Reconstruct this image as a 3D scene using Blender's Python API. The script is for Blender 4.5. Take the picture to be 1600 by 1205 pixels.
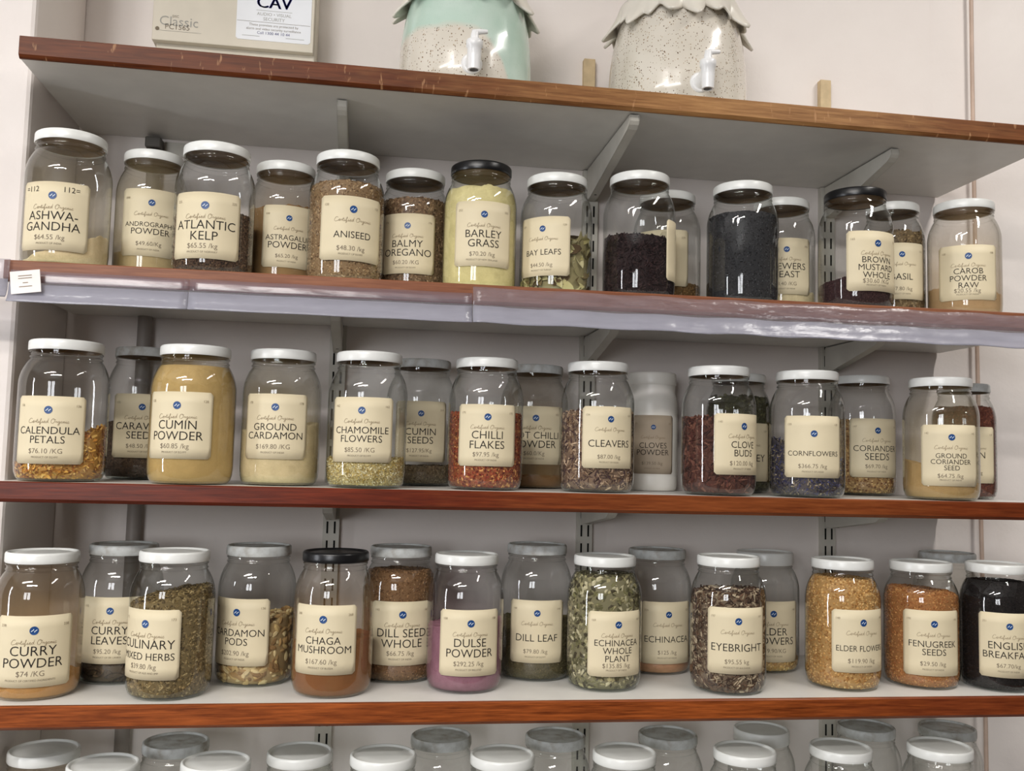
import bpy, math, random
import numpy as np
from mathutils import Vector, Matrix

for _o in list(bpy.data.objects):
    bpy.data.objects.remove(_o, do_unlink=True)
SC = bpy.context.scene
COL = SC.collection
rng = np.random.default_rng(7)
random.seed(7)

# ------------------------------------------------------------------ camera
# metres; x to the right along the shelves, y into the wall (0 = shelf front edge), z up (0 = lens height)
YAW, PITCH, ROLL, FPX = 0.15035, 0.07964, 0.02433, 1477.6
fw = Vector((math.sin(YAW)*math.cos(PITCH), math.cos(YAW)*math.cos(PITCH), math.sin(PITCH)))
rt = Vector((math.cos(YAW), -math.sin(YAW), 0)); up = rt.cross(fw)
rt, up = (math.cos(ROLL)*rt + math.sin(ROLL)*up, -math.sin(ROLL)*rt + math.cos(ROLL)*up)
cam_d = bpy.data.cameras.new('camera'); cam_d.sensor_width = 36; cam_d.sensor_fit = 'HORIZONTAL'
cam_d.lens = FPX/1600*36; cam_d.clip_start = 0.05; cam_d.clip_end = 30
cam = bpy.data.objects.new('camera', cam_d); COL.objects.link(cam)
m = Matrix((rt, up, -fw)).transposed().to_4x4(); m.translation = Vector((0, -1.20088, 0))
cam.matrix_world = m
SC.camera = cam

# ------------------------------------------------------------------ light and exposure
SC.view_settings.view_transform = 'Standard'; SC.view_settings.look = 'None'
SC.view_settings.exposure = -0.05; SC.view_settings.gamma = 1.0
SC.view_settings.use_curve_mapping = False
SC.cycles.transparent_max_bounces = 32
SC.cycles.max_bounces = 12
SC.cycles.sample_clamp_indirect = 6.0
w = bpy.data.worlds.new('world'); SC.world = w; w.use_nodes = True
w.node_tree.nodes['Background'].inputs[0].default_value = (0.9, 0.93, 1.0, 1)
w.node_tree.nodes['Background'].inputs[1].default_value = 0.25

def area(name, loc, aim, sx, sy, power, col):
    d = bpy.data.lights.new(name, 'AREA'); d.shape = 'RECTANGLE'; d.size = sx; d.size_y = sy
    d.energy = power; d.color = col
    o = bpy.data.objects.new(name, d); COL.objects.link(o); o.location = loc
    q = (Vector(aim) - Vector(loc)).to_track_quat('-Z', 'Y'); o.rotation_euler = q.to_euler()
    return o
CEIL = 1.35
# fluorescent fittings on the shop ceiling (one close by on the right, two further back to the left), and panes of daylight far left and behind
area('ceiling_tube_light', (1.25, -0.80, CEIL-.06), (1.25, -0.80, -1), 0.14, 1.1, 16, (1.0, 0.96, 0.91))
area('ceiling_tube_light', (-0.75, -2.30, CEIL-.06), (-0.75, -2.30, -1), 1.3, 0.22, 66, (1.0, 0.96, 0.91))
area('ceiling_tube_light', (-1.30, -1.70, CEIL-.06), (-1.30, -1.70, -1), 1.2, 0.20, 27, (1.0, 0.96, 0.91))
area('shop_window_light', (-2.9, -1.10, 0.05), (0.9, 0.1, 0.05), 0.20, 1.5, 26, (0.92, 0.95, 1.0))
area('shop_window_light', (-1.95, -3.9, 0.35), (0.2, 0.1, 0.0), 0.50, 1.1, 26, (0.95, 0.97, 1.0))
area('shop_window_light', (-1.25, -3.9, 0.35), (0.2, 0.1, 0.0), 0.50, 1.1, 26, (0.95, 0.97, 1.0))

# ------------------------------------------------------------------ helpers
def s2l(c):
    c = np.asarray(c, float)/255.0
    return np.where(c <= 0.04045, c/12.92, ((c+0.055)/1.055)**2.4)
def rgba(c): return tuple(float(v) for v in s2l(c)) + (1.0,)

class MB:
    """collects vertices and faces (with material slots) and links them as ONE mesh object"""
    def __init__(s): s.v = []; s.f = []; s.m = []; s.n = 0
    def add(s, verts, faces, mat=0):
        k = s.n; s.v.extend([tuple(map(float, q)) for q in verts]); s.n += len(verts)
        for f in faces: s.f.append(tuple(i+k for i in f)); s.m.append(mat)
        return s
    def box(s, a, b, mat=0, shear=0.0):
        x0, y0, z0 = a; x1, y1, z1 = b
        V = [(x, y, z+shear*x) for z in (z0, z1) for y in (y0, y1) for x in (x0, x1)]
        return s.add(V, [(0,2,3,1),(4,5,7,6),(0,1,5,4),(2,6,7,3),(0,4,6,2),(1,3,7,5)], mat)
    def lathe(s, prof, seg=48, mat=0, c=(0,0,0), closed_top=False, closed_bot=False):
        V = []; F = []
        for (r, z) in prof:
            for i in range(seg):
                a = 2*math.pi*i/seg; V.append((c[0]+r*math.cos(a), c[1]+r*math.sin(a), c[2]+z))
        n = len(prof)
        for j in range(n-1):
            for i in range(seg):
                i2 = (i+1) % seg
                F.append((j*seg+i, j*seg+i2, (j+1)*seg+i2, (j+1)*seg+i))
        if closed_bot: F.append(tuple(range(seg-1, -1, -1)))
        if closed_top: F.append(tuple((n-1)*seg+i for i in range(seg)))
        return s.add(V, F, mat)
    def prism(s, poly, ax, a, b, mat=0):
        """poly = 2-D outline in the two axes other than ax, extruded from a to b along ax"""
        def P(u, v, t): return {'x': (t, u, v), 'y': (u, t, v), 'z': (u, v, t)}[ax]
        n = len(poly); V = [P(u, v, a) for u, v in poly] + [P(u, v, b) for u, v in poly]
        F = [tuple(range(n-1, -1, -1)), tuple(range(n, 2*n))] + [(i, (i+1) % n, n+(i+1) % n, n+i) for i in range(n)]
        return s.add(V, F, mat)
    def tube(s, pts, r, seg=10, mat=0, cap=True):
        pts = [Vector(p) for p in pts]; rs = r if isinstance(r, (list, tuple)) else [r]*len(pts)
        V = []; F = []; ref = Vector((0.13, 0.9, 0.41)).normalized()
        for i, p in enumerate(pts):
            t = (pts[min(i+1, len(pts)-1)] - pts[max(i-1, 0)]).normalized()
            a = t.cross(ref)
            if a.length < 1e-3: a = t.cross(Vector((1, 0, 0)))
            a.normalize(); b = t.cross(a)
            for k in range(seg):
                q = 2*math.pi*k/seg; V.append(p + rs[i]*(math.cos(q)*a + math.sin(q)*b))
        for i in range(len(pts)-1):
            for k in range(seg):
                k2 = (k+1) % seg; F.append((i*seg+k, i*seg+k2, (i+1)*seg+k2, (i+1)*seg+k))
        if cap:
            F.append(tuple(range(seg-1, -1, -1))); F.append(tuple((len(pts)-1)*seg+k for k in range(seg)))
        return s.add(V, F, mat)
    def build(s, name, mats, parent=None, smooth=None, bevel=0.0, loc=None, rot=None):
        me = bpy.data.meshes.new(name); me.from_pydata(s.v, [], s.f)
        for mt in (mats if isinstance(mats, (list, tuple)) else [mats]): me.materials.append(mt)
        if s.m: me.polygons.foreach_set('material_index', s.m)
        o = bpy.data.objects.new(name, me); COL.objects.link(o)
        if loc: o.location = loc
        if rot: o.rotation_euler = rot
        if parent: o.parent = parent
        if bevel:
            b = o.modifiers.new('bevel', 'BEVEL'); b.width = bevel; b.segments = 2; b.limit_method = 'ANGLE'; b.angle_limit = math.radians(40)
        if smooth is not None:
            me.polygons.foreach_set('use_smooth', [True]*len(me.polygons))
            try: me.set_sharp_from_angle(angle=math.radians(smooth))
            except Exception: pass
        me.update()
        return o

def tag(o, label, cat, group=None, kind=None):
    o['label'] = label; o['category'] = cat
    if group: o['group'] = group
    if kind: o['kind'] = kind
    return o
def struct(o): o['kind'] = 'structure'; return o
def empty(name, loc, rotz=0.0):
    o = bpy.data.objects.new(name, None); COL.objects.link(o); o.location = loc; o.rotation_euler = (0, 0, rotz)
    o.empty_display_size = .02
    return o
def part_label(o, t): o['label'] = t; return o

# ------------------------------------------------------------------ materials
class NT:
    def __init__(s, name):
        s.mat = bpy.data.materials.new(name); s.mat.use_nodes = True; s.t = s.mat.node_tree; s.t.nodes.clear()
        s.out = s.n('ShaderNodeOutputMaterial')
    def n(s, typ, **kw):
        nd = s.t.nodes.new(typ)
        for k, v in kw.items(): setattr(nd, k, v)
        return nd
    def l(s, a, b): s.t.links.new(a, b)
    def coords(s, scale=(1,1,1), kind='Object'):
        tc = s.n('ShaderNodeTexCoord'); mp = s.n('ShaderNodeMapping'); mp.inputs['Scale'].default_value = scale
        s.l(tc.outputs[kind], mp.inputs['Vector']); return mp.outputs['Vector']
    def noise(s, vec, scale, detail=3, rough=.5):
        nd = s.n('ShaderNodeTexNoise'); nd.inputs['Scale'].default_value = scale; nd.inputs['Detail'].default_value = detail
        nd.inputs['Roughness'].default_value = rough; s.l(vec, nd.inputs['Vector']); return nd.outputs['Fac']
    def ramp(s, fac, stops):
        r = s.n('ShaderNodeValToRGB'); e = r.color_ramp.elements
        while len(e) < len(stops): e.new(0.5)
        for i, (p, c) in enumerate(stops):
            e[i].position = p; e[i].color = c if len(c) == 4 else tuple(c)+(1,)
        s.l(fac, r.inputs['Fac']); return r.outputs['Color']
    def mix(s, fac, a, b):
        m_ = s.n('ShaderNodeMix', data_type='RGBA')
        for v, i in ((fac, 0), (a, 6), (b, 7)):
            if isinstance(v, (int, float)): m_.inputs[i].default_value = v
            elif isinstance(v, tuple): m_.inputs[i].default_value = v
            else: s.l(v, m_.inputs[i])
        return m_.outputs[2]
    def math(s, op, a, b=None, c=None):
        m_ = s.n('ShaderNodeMath', operation=op)
        for i, v in enumerate((a, b, c)):
            if v is None: continue
            if isinstance(v, (int, float)): m_.inputs[i].default_value = v
            else: s.l(v, m_.inputs[i])
        return m_.outputs[0]
    def fresnel(s):
        # same reflectance on both faces of a thin pane
        fr = s.n('ShaderNodeFresnel'); g = s.n('ShaderNodeNewGeometry')
        s.l(s.math('SUBTRACT', 1.5, s.math('MULTIPLY', g.outputs['Backfacing'], 1.5-1/1.5)), fr.inputs['IOR']); return fr
    def bump(s, h, strength=.2, dist=.002):
        b = s.n('ShaderNodeBump'); b.inputs['Strength'].default_value = strength; b.inputs['Distance'].default_value = dist
        s.l(h, b.inputs['Height']); return b.outputs['Normal']
    def principled(s, col, rough=.5, spec=.5, normal=None, coat=0, **kw):
        p = s.n('ShaderNodeBsdfPrincipled')
        if isinstance(col, tuple): p.inputs['Base Color'].default_value = col
        else: s.l(col, p.inputs['Base Color'])
        if isinstance(rough, (int, float)): p.inputs['Roughness'].default_value = rough
        else: s.l(rough, p.inputs['Roughness'])
        p.inputs['Specular IOR Level'].default_value = spec
        p.inputs['Coat Weight'].default_value = coat
        for k, v in kw.items(): p.inputs[k].default_value = v
        if normal is not None: s.l(normal, p.inputs['Normal'])
        s.l(p.outputs[0], s.out.inputs[0]); return p

def plain(name, c, rough=.5, spec=.5, coat=0, var=.06, vscale=30, bump=0.0, bscale=200, **kw):
    t = NT(name); v = t.coords()
    a = rgba(c); f = t.noise(v, vscale, 3)
    lo = tuple(x*(1-var) for x in a[:3])+(1,); hi = tuple(min(1, x*(1+var)) for x in a[:3])+(1,)
    col = t.ramp(f, [(.3, lo), (.7, hi)])
    nm = t.bump(t.noise(v, bscale, 4), bump, .002) if bump else None
    t.principled(col, rough, spec, nm, coat, **kw); return t.mat

def wood(name, dark, light, rough=.4, worn=0.0, spec=.25, drift=None, to=((118, 76, 40), (186, 140, 90))):
    t = NT(name); v = t.coords((4, 90, 90)); g = t.noise(v, 2.0, 6, .66)
    v2 = t.coords((14, 260, 260)); g2 = t.noise(v2, 1.6, 3, .6)
    f = t.math('ADD', t.math('MULTIPLY', g, .6), t.math('MULTIPLY', g2, .4))
    col = t.ramp(f, [(.36, rgba(dark)), (.66, rgba(light))])
    if drift:
        # the varnish is worn off and paler over one stretch of the edge
        tc = t.n('ShaderNodeTexCoord'); sx = t.n('ShaderNodeSeparateXYZ'); t.l(tc.outputs['Object'], sx.inputs[0])
        pos = t.math('ADD', sx.outputs[0], t.math('MULTIPLY', t.math('SUBTRACT', t.noise(t.coords((6, 1, 30)), 3, 3), .5), .35))
        k = t.ramp(t.math('DIVIDE', t.math('ADD', pos, .45), 1.45), [(p, (a, a, a)) for p, a in drift])
        col2 = t.ramp(f, [(.32, rgba(to[0])), (.68, rgba(to[1]))])
        col = t.mix(k, col, col2)
    if worn:
        tc = t.n('ShaderNodeTexCoord'); mp = t.n('ShaderNodeMapping'); mp.inputs['Rotation'].default_value = (0, .75, 0)
        mp.inputs['Scale'].default_value = (105, 10, 30); t.l(tc.outputs['Object'], mp.inputs['Vector'])
        wn = t.noise(mp.outputs['Vector'], 1.0, 3, .55)
        fac = t.ramp(wn, [(worn, (0,0,0)), (worn+.06, (.5,.5,.5))])
        col = t.mix(fac, col, rgba((196, 150, 108)))
    t.principled(col, rough, spec, t.bump(f, .15, .001)); return t.mat

M = {}
def wall_mat():
    t = NT('painted_plaster'); v = t.coords()
    col = t.ramp(t.noise(v, 3.0, 4), [(.3, rgba((226, 217, 212))), (.7, rgba((236, 229, 224)))])
    h = t.math('ADD', t.noise(v, 18, 4), t.math('MULTIPLY', t.noise(v, 90, 3), .3))
    t.principled(col, .62, .3, t.bump(h, .35, .004)); return t.mat
M['wall'] = wall_mat()
M['ceiling'] = plain('ceiling_paint', (235, 233, 228), .8, .2)
M['shop'] = plain('shop_fittings_paint', (84, 76, 68), .7, .2)
M['floor'] = plain('vinyl_floor', (66, 58, 50), .45, .4, var=.15, vscale=6)
M['laminate'] = plain('white_laminate', (226, 224, 219), .38, .4, var=.03)
M['wood_top'] = wood('worn_varnished_wood', (72, 32, 12), (116, 60, 28), .46, .625, drift=[(.30, 0), (.48, .55), (.62, 1), (.74, .9), (.88, .25), (1, .1)])
M['wood_pale'] = wood('plain_varnished_wood', (112, 66, 46), (150, 98, 70), .4)
M['wood_red'] = wood('mahogany_varnished_wood', (68, 22, 9), (118, 46, 22), .36, drift=[(.35, 0), (.55, .8), (.75, .9), (.9, .3), (1, .3)], to=((92, 42, 18), (150, 84, 44)))
M['wood_orange'] = wood('chestnut_varnished_wood', (86, 36, 12), (168, 88, 40), .36, drift=[(.7, 0), (.85, .8), (1, .6)], to=((78, 30, 15), (128, 60, 32)))
M['metal'] = plain('cream_enamelled_steel', (196, 192, 182), .42, .5, var=.05)
M['slot'] = plain('dark_slot', (28, 27, 26), .8, .1)
M['conduit'] = plain('grey_conduit', (150, 142, 136), .5, .4)
M['conduit_dark'] = plain('dull_grey_clip', (96, 92, 86), .5, .4)
M['batten'] = plain('bare_timber', (204, 182, 146), .7, .2, var=.12, vscale=50)
M['cable'] = plain('beige_cable_sheath', (196, 172, 156), .45, .4, var=.12, vscale=25)
M['panel'] = plain('beige_painted_steel', (208, 200, 184), .5, .4, var=.03)
M['sticker'] = plain('white_vinyl_sticker', (226, 228, 232), .35, .4, var=.02)
M['ink'] = plain('black_ink', (34, 30, 28), .6, .2)
M['ink_grey'] = plain('grey_ink', (120, 108, 92), .6, .2)
M['ink_faint'] = plain('faint_brown_ink', (138, 120, 94), .6, .2)
M['ink_navy'] = plain('navy_ink', (30, 30, 110), .5, .3)
M['ink_silver'] = plain('silver_grey_ink', (146, 144, 136), .4, .4)
M['emblem_blue'] = plain('emblem_blue', (26, 68, 124), .4, .4, var=.15, vscale=120)
M['emblem_white'] = plain('emblem_white', (214, 224, 234), .4, .4)
M['paper'] = plain('cream_label_paper', (218, 205, 174), .52, .35, var=.03, vscale=25)
M['paper_shade'] = plain('shaded_label_paper', (178, 162, 142), .55, .3, var=.03, vscale=25)  # cream label paper darkened, back-row shade put into its colour
M['ticket'] = plain('white_ticket_paper', (240, 234, 230), .5, .3)
M['lid_white'] = plain('white_lacquered_tinplate', (232, 233, 230), .28, .5, var=.02, vscale=40)
M['lid_black'] = plain('black_lacquered_tinplate', (20, 20, 22), .3, .5, var=.1)
M['lid_inside'] = plain('gold_lacquered_tinplate', (128, 102, 70), .4, .5)
M['plastic_white'] = plain('white_moulded_plastic', (236, 232, 224), .35, .5, var=.02)
M['tap'] = plain('white_tap_plastic', (236, 236, 236), .25, .5, var=.01)
def dusty():
    t = NT('dusty_white_tinplate'); v = t.coords()
    f = t.noise(v, 45, 5, .6)
    col = t.ramp(f, [(.30, rgba((160, 152, 140))), (.50, rgba((200, 202, 200))), (.62, rgba((214, 217, 216)))])
    t.principled(col, .45, .4); return t.mat
M['lid_dusty'] = dusty()

def glass_mat():
    """thin jar glass: clear face on, darker and greener where seen edge on and in the thick base, with powder film from the object's own properties"""
    t = NT('jar_glass')
    lw = t.n('ShaderNodeLayerWeight'); lw.inputs['Blend'].default_value = .5
    edge = t.math('POWER', lw.outputs['Facing'], 3.2)
    tint = t.mix(edge, (.985, .99, .985, 1), (.10, .13, .10, 1))
    tc = t.n('ShaderNodeTexCoord'); sp = t.n('ShaderNodeSeparateXYZ'); t.l(tc.outputs['Object'], sp.inputs[0])
    base = t.ramp(t.math('MULTIPLY', sp.outputs[2], 40), [(.10, (1,1,1)), (.62, (0,0,0))])
    tint = t.mix(t.math('MULTIPLY', base, .5), tint, (.76, .86, .80, 1))
    tr = t.n('ShaderNodeBsdfTransparent'); t.l(tint, tr.inputs[0])
    gl = t.n('ShaderNodeBsdfGlossy'); gl.inputs['Roughness'].default_value = .03; gl.inputs[0].default_value = (1, 1, 1, 1)
    nb = t.bump(t.noise(t.coords((1, 1, .5)), 22, 2), .12, .004); t.l(nb, gl.inputs['Normal'])
    fr = t.fresnel()
    k = t.math('MINIMUM', t.math('MULTIPLY', fr.outputs[0], 1.15), 1.0)
    mx = t.n('ShaderNodeMixShader'); t.l(k, mx.inputs[0]); t.l(tr.outputs[0], mx.inputs[1]); t.l(gl.outputs[0], mx.inputs[2])
    ac = t.n('ShaderNodeAttribute', attribute_type='OBJECT', attribute_name='film_colour')
    aa = t.n('ShaderNodeAttribute', attribute_type='OBJECT', attribute_name='film_amount')
    nz = t.noise(t.coords((1, 1, .45)), 32, 4, .6)
    up_ = t.ramp(t.math('MULTIPLY', sp.outputs[2], 6.0), [(.0, (1,1,1)), (.50, (.8,.8,.8)), (.80, (.35,.35,.35)), (.98, (.2,.2,.2))])
    amt = t.math('MULTIPLY', t.math('MULTIPLY', aa.outputs['Fac'], up_), t.math('ADD', t.math('MULTIPLY', nz, 1.1), .4))
    amt = t.math('MINIMUM', amt, .93)
    df = t.n('ShaderNodeBsdfDiffuse'); t.l(ac.outputs['Color'], df.inputs[0])
    mf = t.n('ShaderNodeMixShader'); t.l(amt, mf.inputs[0]); t.l(tr.outputs[0], mf.inputs[1]); t.l(df.outputs[0], mf.inputs[2])
    t.l(mf.outputs[0], mx.inputs[1])
    t.l(mx.outputs[0], t.out.inputs[0]); return t.mat
M['glass'] = glass_mat()

def strip_mat(name, tint, cloud, bumpy, var=.2):
    t = NT(name); v = t.coords((3, 1, 14))
    tr = t.n('ShaderNodeBsdfTransparent'); tr.inputs[0].default_value = (.93, .93, .96, 1)
    df = t.n('ShaderNodeBsdfDiffuse'); df.inputs[0].default_value = rgba(tint)
    tl = t.n('ShaderNodeBsdfTranslucent'); tl.inputs[0].default_value = rgba(tint)
    a = t.n('ShaderNodeAddShader'); t.l(df.outputs[0], a.inputs[0]); t.l(tl.outputs[0], a.inputs[1])
    mh = t.n('ShaderNodeMixShader'); mh.inputs[0].default_value = .3; t.l(df.outputs[0], mh.inputs[1]); t.l(tl.outputs[0], mh.inputs[2])
    f = t.math('ADD', t.math('MULTIPLY', t.noise(v, 6, 3), var), cloud)
    m1 = t.n('ShaderNodeMixShader'); t.l(f, m1.inputs[0]); t.l(tr.outputs[0], m1.inputs[1]); t.l(mh.outputs[0], m1.inputs[2])
    gl = t.n('ShaderNodeBsdfGlossy'); gl.inputs['Roughness'].default_value = .24
    nb = t.bump(t.noise(t.coords((1, 1, 2.5)), 45, 3), bumpy, .006); t.l(nb, gl.inputs['Normal'])
    fr = t.fresnel()
    m2 = t.n('ShaderNodeMixShader'); t.l(fr.outputs[0], m2.inputs[0]); t.l(m1.outputs[0], m2.inputs[1]); t.l(gl.outputs[0], m2.inputs[2])
    t.l(m2.outputs[0], t.out.inputs[0]); return t.mat
M['strip'] = strip_mat('clear_plastic_strip', (196, 188, 206), .06, .05, .12)
M['strip_crinkled'] = strip_mat('crinkled_clear_plastic_strip', (206, 190, 196), .09, .3, .2)
M['strip_lip'] = strip_mat('folded_plastic_lip', (186, 185, 198), .55, .2, .3)

def attr_mat(name, rough=.7, spec=.25, grit=0):
    t = NT(name); a = t.n('ShaderNodeAttribute', attribute_name='piece_colour')
    col = a.outputs['Color']; nm = None
    if grit:
        v = t.coords(); f = t.math('ADD', t.math('MULTIPLY', t.noise(v, 55, 5, .65), .8), t.math('MULTIPLY', t.noise(v, 500, 2), .3))
        g = t.ramp(f, [(.35, (.80, .78, .74)), (.70, (1.12, 1.12, 1.12))])
        m_ = t.n('ShaderNodeMix', data_type='RGBA', blend_type='MULTIPLY'); m_.inputs[0].default_value = 1
        t.l(col, m_.inputs[6]); t.l(g, m_.inputs[7]); col = m_.outputs[2]
        nm = t.bump(f, .35, .003)
    t.principled(col, rough, spec, nm); return t.mat
M['pieces'] = attr_mat('dry_plant_pieces', .75, .16)
M['powder'] = attr_mat('fine_powder', .9, .1, grit=1)

def ceramic(name, mint):
    t = NT(name); v = t.coords()
    base = t.ramp(t.noise(v, 12, 3), [(.3, rgba((206, 198, 184))), (.7, rgba((222, 215, 203)))])
    vo = t.n('ShaderNodeTexVoronoi'); vo.inputs['Scale'].default_value = 400; vo.inputs['Randomness'].default_value = 1
    t.l(t.coords((1, 1, .8)), vo.inputs['Vector'])
    rad = t.math('SUBTRACT', t.math('MULTIPLY', t.noise(v, 120, 2), .68), .07)
    sp = t.math('LESS_THAN', vo.outputs['Distance'], rad)
    sep = t.n('ShaderNodeSeparateColor'); t.l(vo.outputs['Color'], sep.inputs[0])
    keep = t.math('GREATER_THAN', sep.outputs[0], .5)
    dark = t.ramp(sep.outputs[1], [(.2, rgba((92, 70, 48))), (.8, rgba((160, 136, 104)))])
    col = t.mix(t.math('MULTIPLY', sp, keep), base, dark)
    if mint:
        tc = t.n('ShaderNodeTexCoord'); sx = t.n('ShaderNodeSeparateXYZ'); t.l(tc.outputs['Object'], sx.inputs[0])
        # curved dip line of the second glaze, level on the left and falling away to the right
        xp = t.math('MAXIMUM', sx.outputs[0], 0.0)
        ln = t.math('ADD', t.math('MULTIPLY', t.math('MULTIPLY', xp, xp), 22.0), sx.outputs[2])
        ln = t.math('ADD', ln, t.math('MULTIPLY', t.math('SUBTRACT', t.noise(v, 14, 2), .5), .03))
        f = t.ramp(t.math('MULTIPLY', t.math('SUBTRACT', ln, .078), 40), [(.3, (0,0,0)), (.75, (1,1,1))])
        mintc = t.ramp(t.noise(v, 16, 3), [(.3, rgba((174, 203, 187))), (.7, rgba((196, 215, 204)))])
        col = t.mix(t.math('MULTIPLY', f, .95), col, mintc)
    t.principled(col, .16, .5, t.bump(t.noise(v, 30, 2), .08, .003), coat=.3); return t.mat
M['ceramic'] = ceramic('speckled_cream_stoneware', False)
M['ceramic_mint'] = ceramic('speckled_stoneware_with_mint_glaze', True)
M['ruffle'] = plain('cream_glazed_clay', (220, 214, 202), .3, .5, var=.04)

# ------------------------------------------------------------------ lettering
_tc = {}
def text_mesh(s, shear=0.0):
    """flat outline mesh of a string in the built-in font, centred in x, baseline at 0; returns verts, faces, width, cap height"""
    key = (s, shear)
    if key in _tc: return _tc[key]
    cu = bpy.data.curves.new('t', 'FONT'); cu.body = s; cu.align_x = 'CENTER'; cu.size = 1.0; cu.shear = shear; cu.resolution_u = 3; cu.offset = -.006
    ob = bpy.data.objects.new('t', cu); COL.objects.link(ob)
    me = bpy.data.meshes.new_from_object(ob)
    v = np.array([tuple(q.co) for q in me.vertices]).reshape(-1, 3)
    f = [tuple(p.vertices) for p in me.polygons]
    bpy.data.objects.remove(ob); bpy.data.curves.remove(cu); bpy.data.meshes.remove(me)
    wd = (v[:, 0].max() - v[:, 0].min()) if len(v) else 1
    v[:, 0] -= (v[:, 0].max() + v[:, 0].min())/2
    _tc[key] = (v[:, :2], f, wd)
    return _tc[key]
CAP = text_mesh('H')[0][:, 1].max()

def ribbon(pts, wd):
    P = np.array(pts, float); V = []; F = []
    for i in range(len(P)):
        a = P[max(i-1, 0)]; b = P[min(i+1, len(P)-1)]; t = b-a; L = math.hypot(*t) or 1; n = np.array([-t[1], t[0]])/L
        V += [P[i]+n*wd/2, P[i]-n*wd/2]
    for i in range(len(P)-1): F.append((2*i, 2*i+1, 2*i+3, 2*i+2))
    return np.array(V), F
# handwriting strokes for the script line under the emblem (x to the right, y up, letter height about 1)
SCRIPT = {
 'C': (1.0, [[(.85,.85),(.7,1.05),(.4,1.0),(.1,.6),(.05,.2),(.3,-.05),(.65,.05),(1.0,.2)]]),
 'e': (.5, [[(0,.2),(.2,.25),(.38,.42),(.25,.55),(.1,.35),(.15,.08),(.32,.02),(.5,.2)]]),
 'r': (.45, [[(0,.2),(.12,.5),(.18,.42),(.3,.45),(.28,.15),(.45,.2)]]),
 't': (.45, [[(0,.2),(.2,.95),(.15,.2),(.25,.02),(.45,.2)],[(0,.62),(.4,.68)]]),
 'i': (.35, [[(0,.2),(.15,.5),(.12,.1),(.2,.02),(.35,.2)],[(.18,.72),(.21,.76)]]),
 'f': (.5, [[(0,.2),(.3,.9),(.25,1.1),(.15,.9),(.12,.0),(.05,-.4),(.2,-.3),(.22,.0),(.5,.2)]]),
 'd': (.6, [[(.4,.42),(.2,.5),(.05,.25),(.15,.02),(.35,.2),(.5,1.1),(.42,.15),(.6,.1)]]),
 'O': (1.05, [[(.6,1.05),(.25,.95),(.05,.5),(.15,.05),(.5,-.05),(.85,.35),(.85,.8),(.6,1.05),(.55,.8),(1.0,.85)]]),
 'g': (.55, [[(.4,.42),(.2,.5),(.05,.25),(.2,.05),(.4,.4),(.35,-.3),(.15,-.5),(.05,-.3),(.55,.2)]]),
 'a': (.5, [[(.36,.42),(.18,.5),(.04,.25),(.14,.02),(.32,.3),(.34,.05),(.5,.2)]]),
 'n': (.55, [[(0,.2),(.1,.5),(.12,.05),(.25,.45),(.36,.45),(.36,.05),(.55,.2)]]),
 'c': (.45, [[(.36,.42),(.2,.5),(.05,.25),(.15,.02),(.45,.2)]]),
 ' ': (.45, [])}
def script_mesh():
    V = []; F = []; x = 0; n = 0
    for ch in 'Certified Organic':
        adv, st = SCRIPT[ch]
        for s_ in st:
            v, f = ribbon([(x+a+.12*b, b) for a, b in s_], .075)
            V.append(v); F += [tuple(i+n for i in q) for q in f]; n += len(v)
        x += adv
    V = np.vstack(V); V[:, 0] -= x/2
    return V, F, x
SCR = script_mesh()

class Lettering:
    """several strings and shapes on one surface, later bent round the jar (or laid flat)"""
    def __init__(s): s.V = []; s.F = []; s.M = []; s.n = 0
    def put(s, V, F, mat, x, y, k):
        if len(V) == 0: return
        s.V.append(np.asarray(V)*k + np.array([x, y])); s.F += [tuple(i+s.n for i in f) for f in F]; s.M += [mat]*len(F); s.n += len(V)
    def text(s, body, mat, x, y, cap, maxw=None, shear=0, bold=0):
        V, F, wd = text_mesh(body, shear); k = cap/CAP
        kx = k
        if maxw and wd*k > maxw: k = kx = max(maxw/wd, k*.75); kx = maxw/wd if wd*k > maxw else k
        s.put(np.asarray(V)*np.array([kx/k, 1]), F, mat, x, y, k)
    def build(s, name, mats, fn, parent):
        if not s.V: return None
        P = np.vstack(s.V); mb = MB(); mb.v = [tuple(map(float, q)) for q in fn(P)]; mb.n = len(P); mb.f = s.F; mb.m = s.M
        return mb.build(name, mats, parent)

# ------------------------------------------------------------------ the setting
XL, XR, D = -0.4405, 0.9642, 0.28
FLOOR, CW = -1.5, CEIL
struct(MB().box((-0.44-.06, D, FLOOR), (.952, D+.12, CW)).build('wall_back', M['wall']))
struct(MB().box((.952, D+.004, FLOOR), (2.72, D+.12, CW)).build('wall_back_right', M['wall']))
struct(MB().box((2.6, -4.2, FLOOR), (2.72, D+.004, CW)).build('wall_right', M['shop']))
struct(MB().box((-3.1, 0.075, FLOOR), (-0.447, D, CW)).build('wall_pier', M['wall'], bevel=.006))
struct(MB().box((-3.22, -4.2, FLOOR), (-3.1, D, CW)).build('wall_left', M['shop']))
struct(MB().box((-3.22, -4.32, FLOOR), (2.72, -4.2, CW)).build('wall_front', M['shop']))
struct(MB().box((-3.22, -4.32, FLOOR-.1), (2.72, D+.12, FLOOR)).build('floor', M['floor']))
struct(MB().box((-3.22, -4.32, CW), (2.72, D+.12, CW+.1)).build('ceiling', M['ceiling']))

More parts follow.
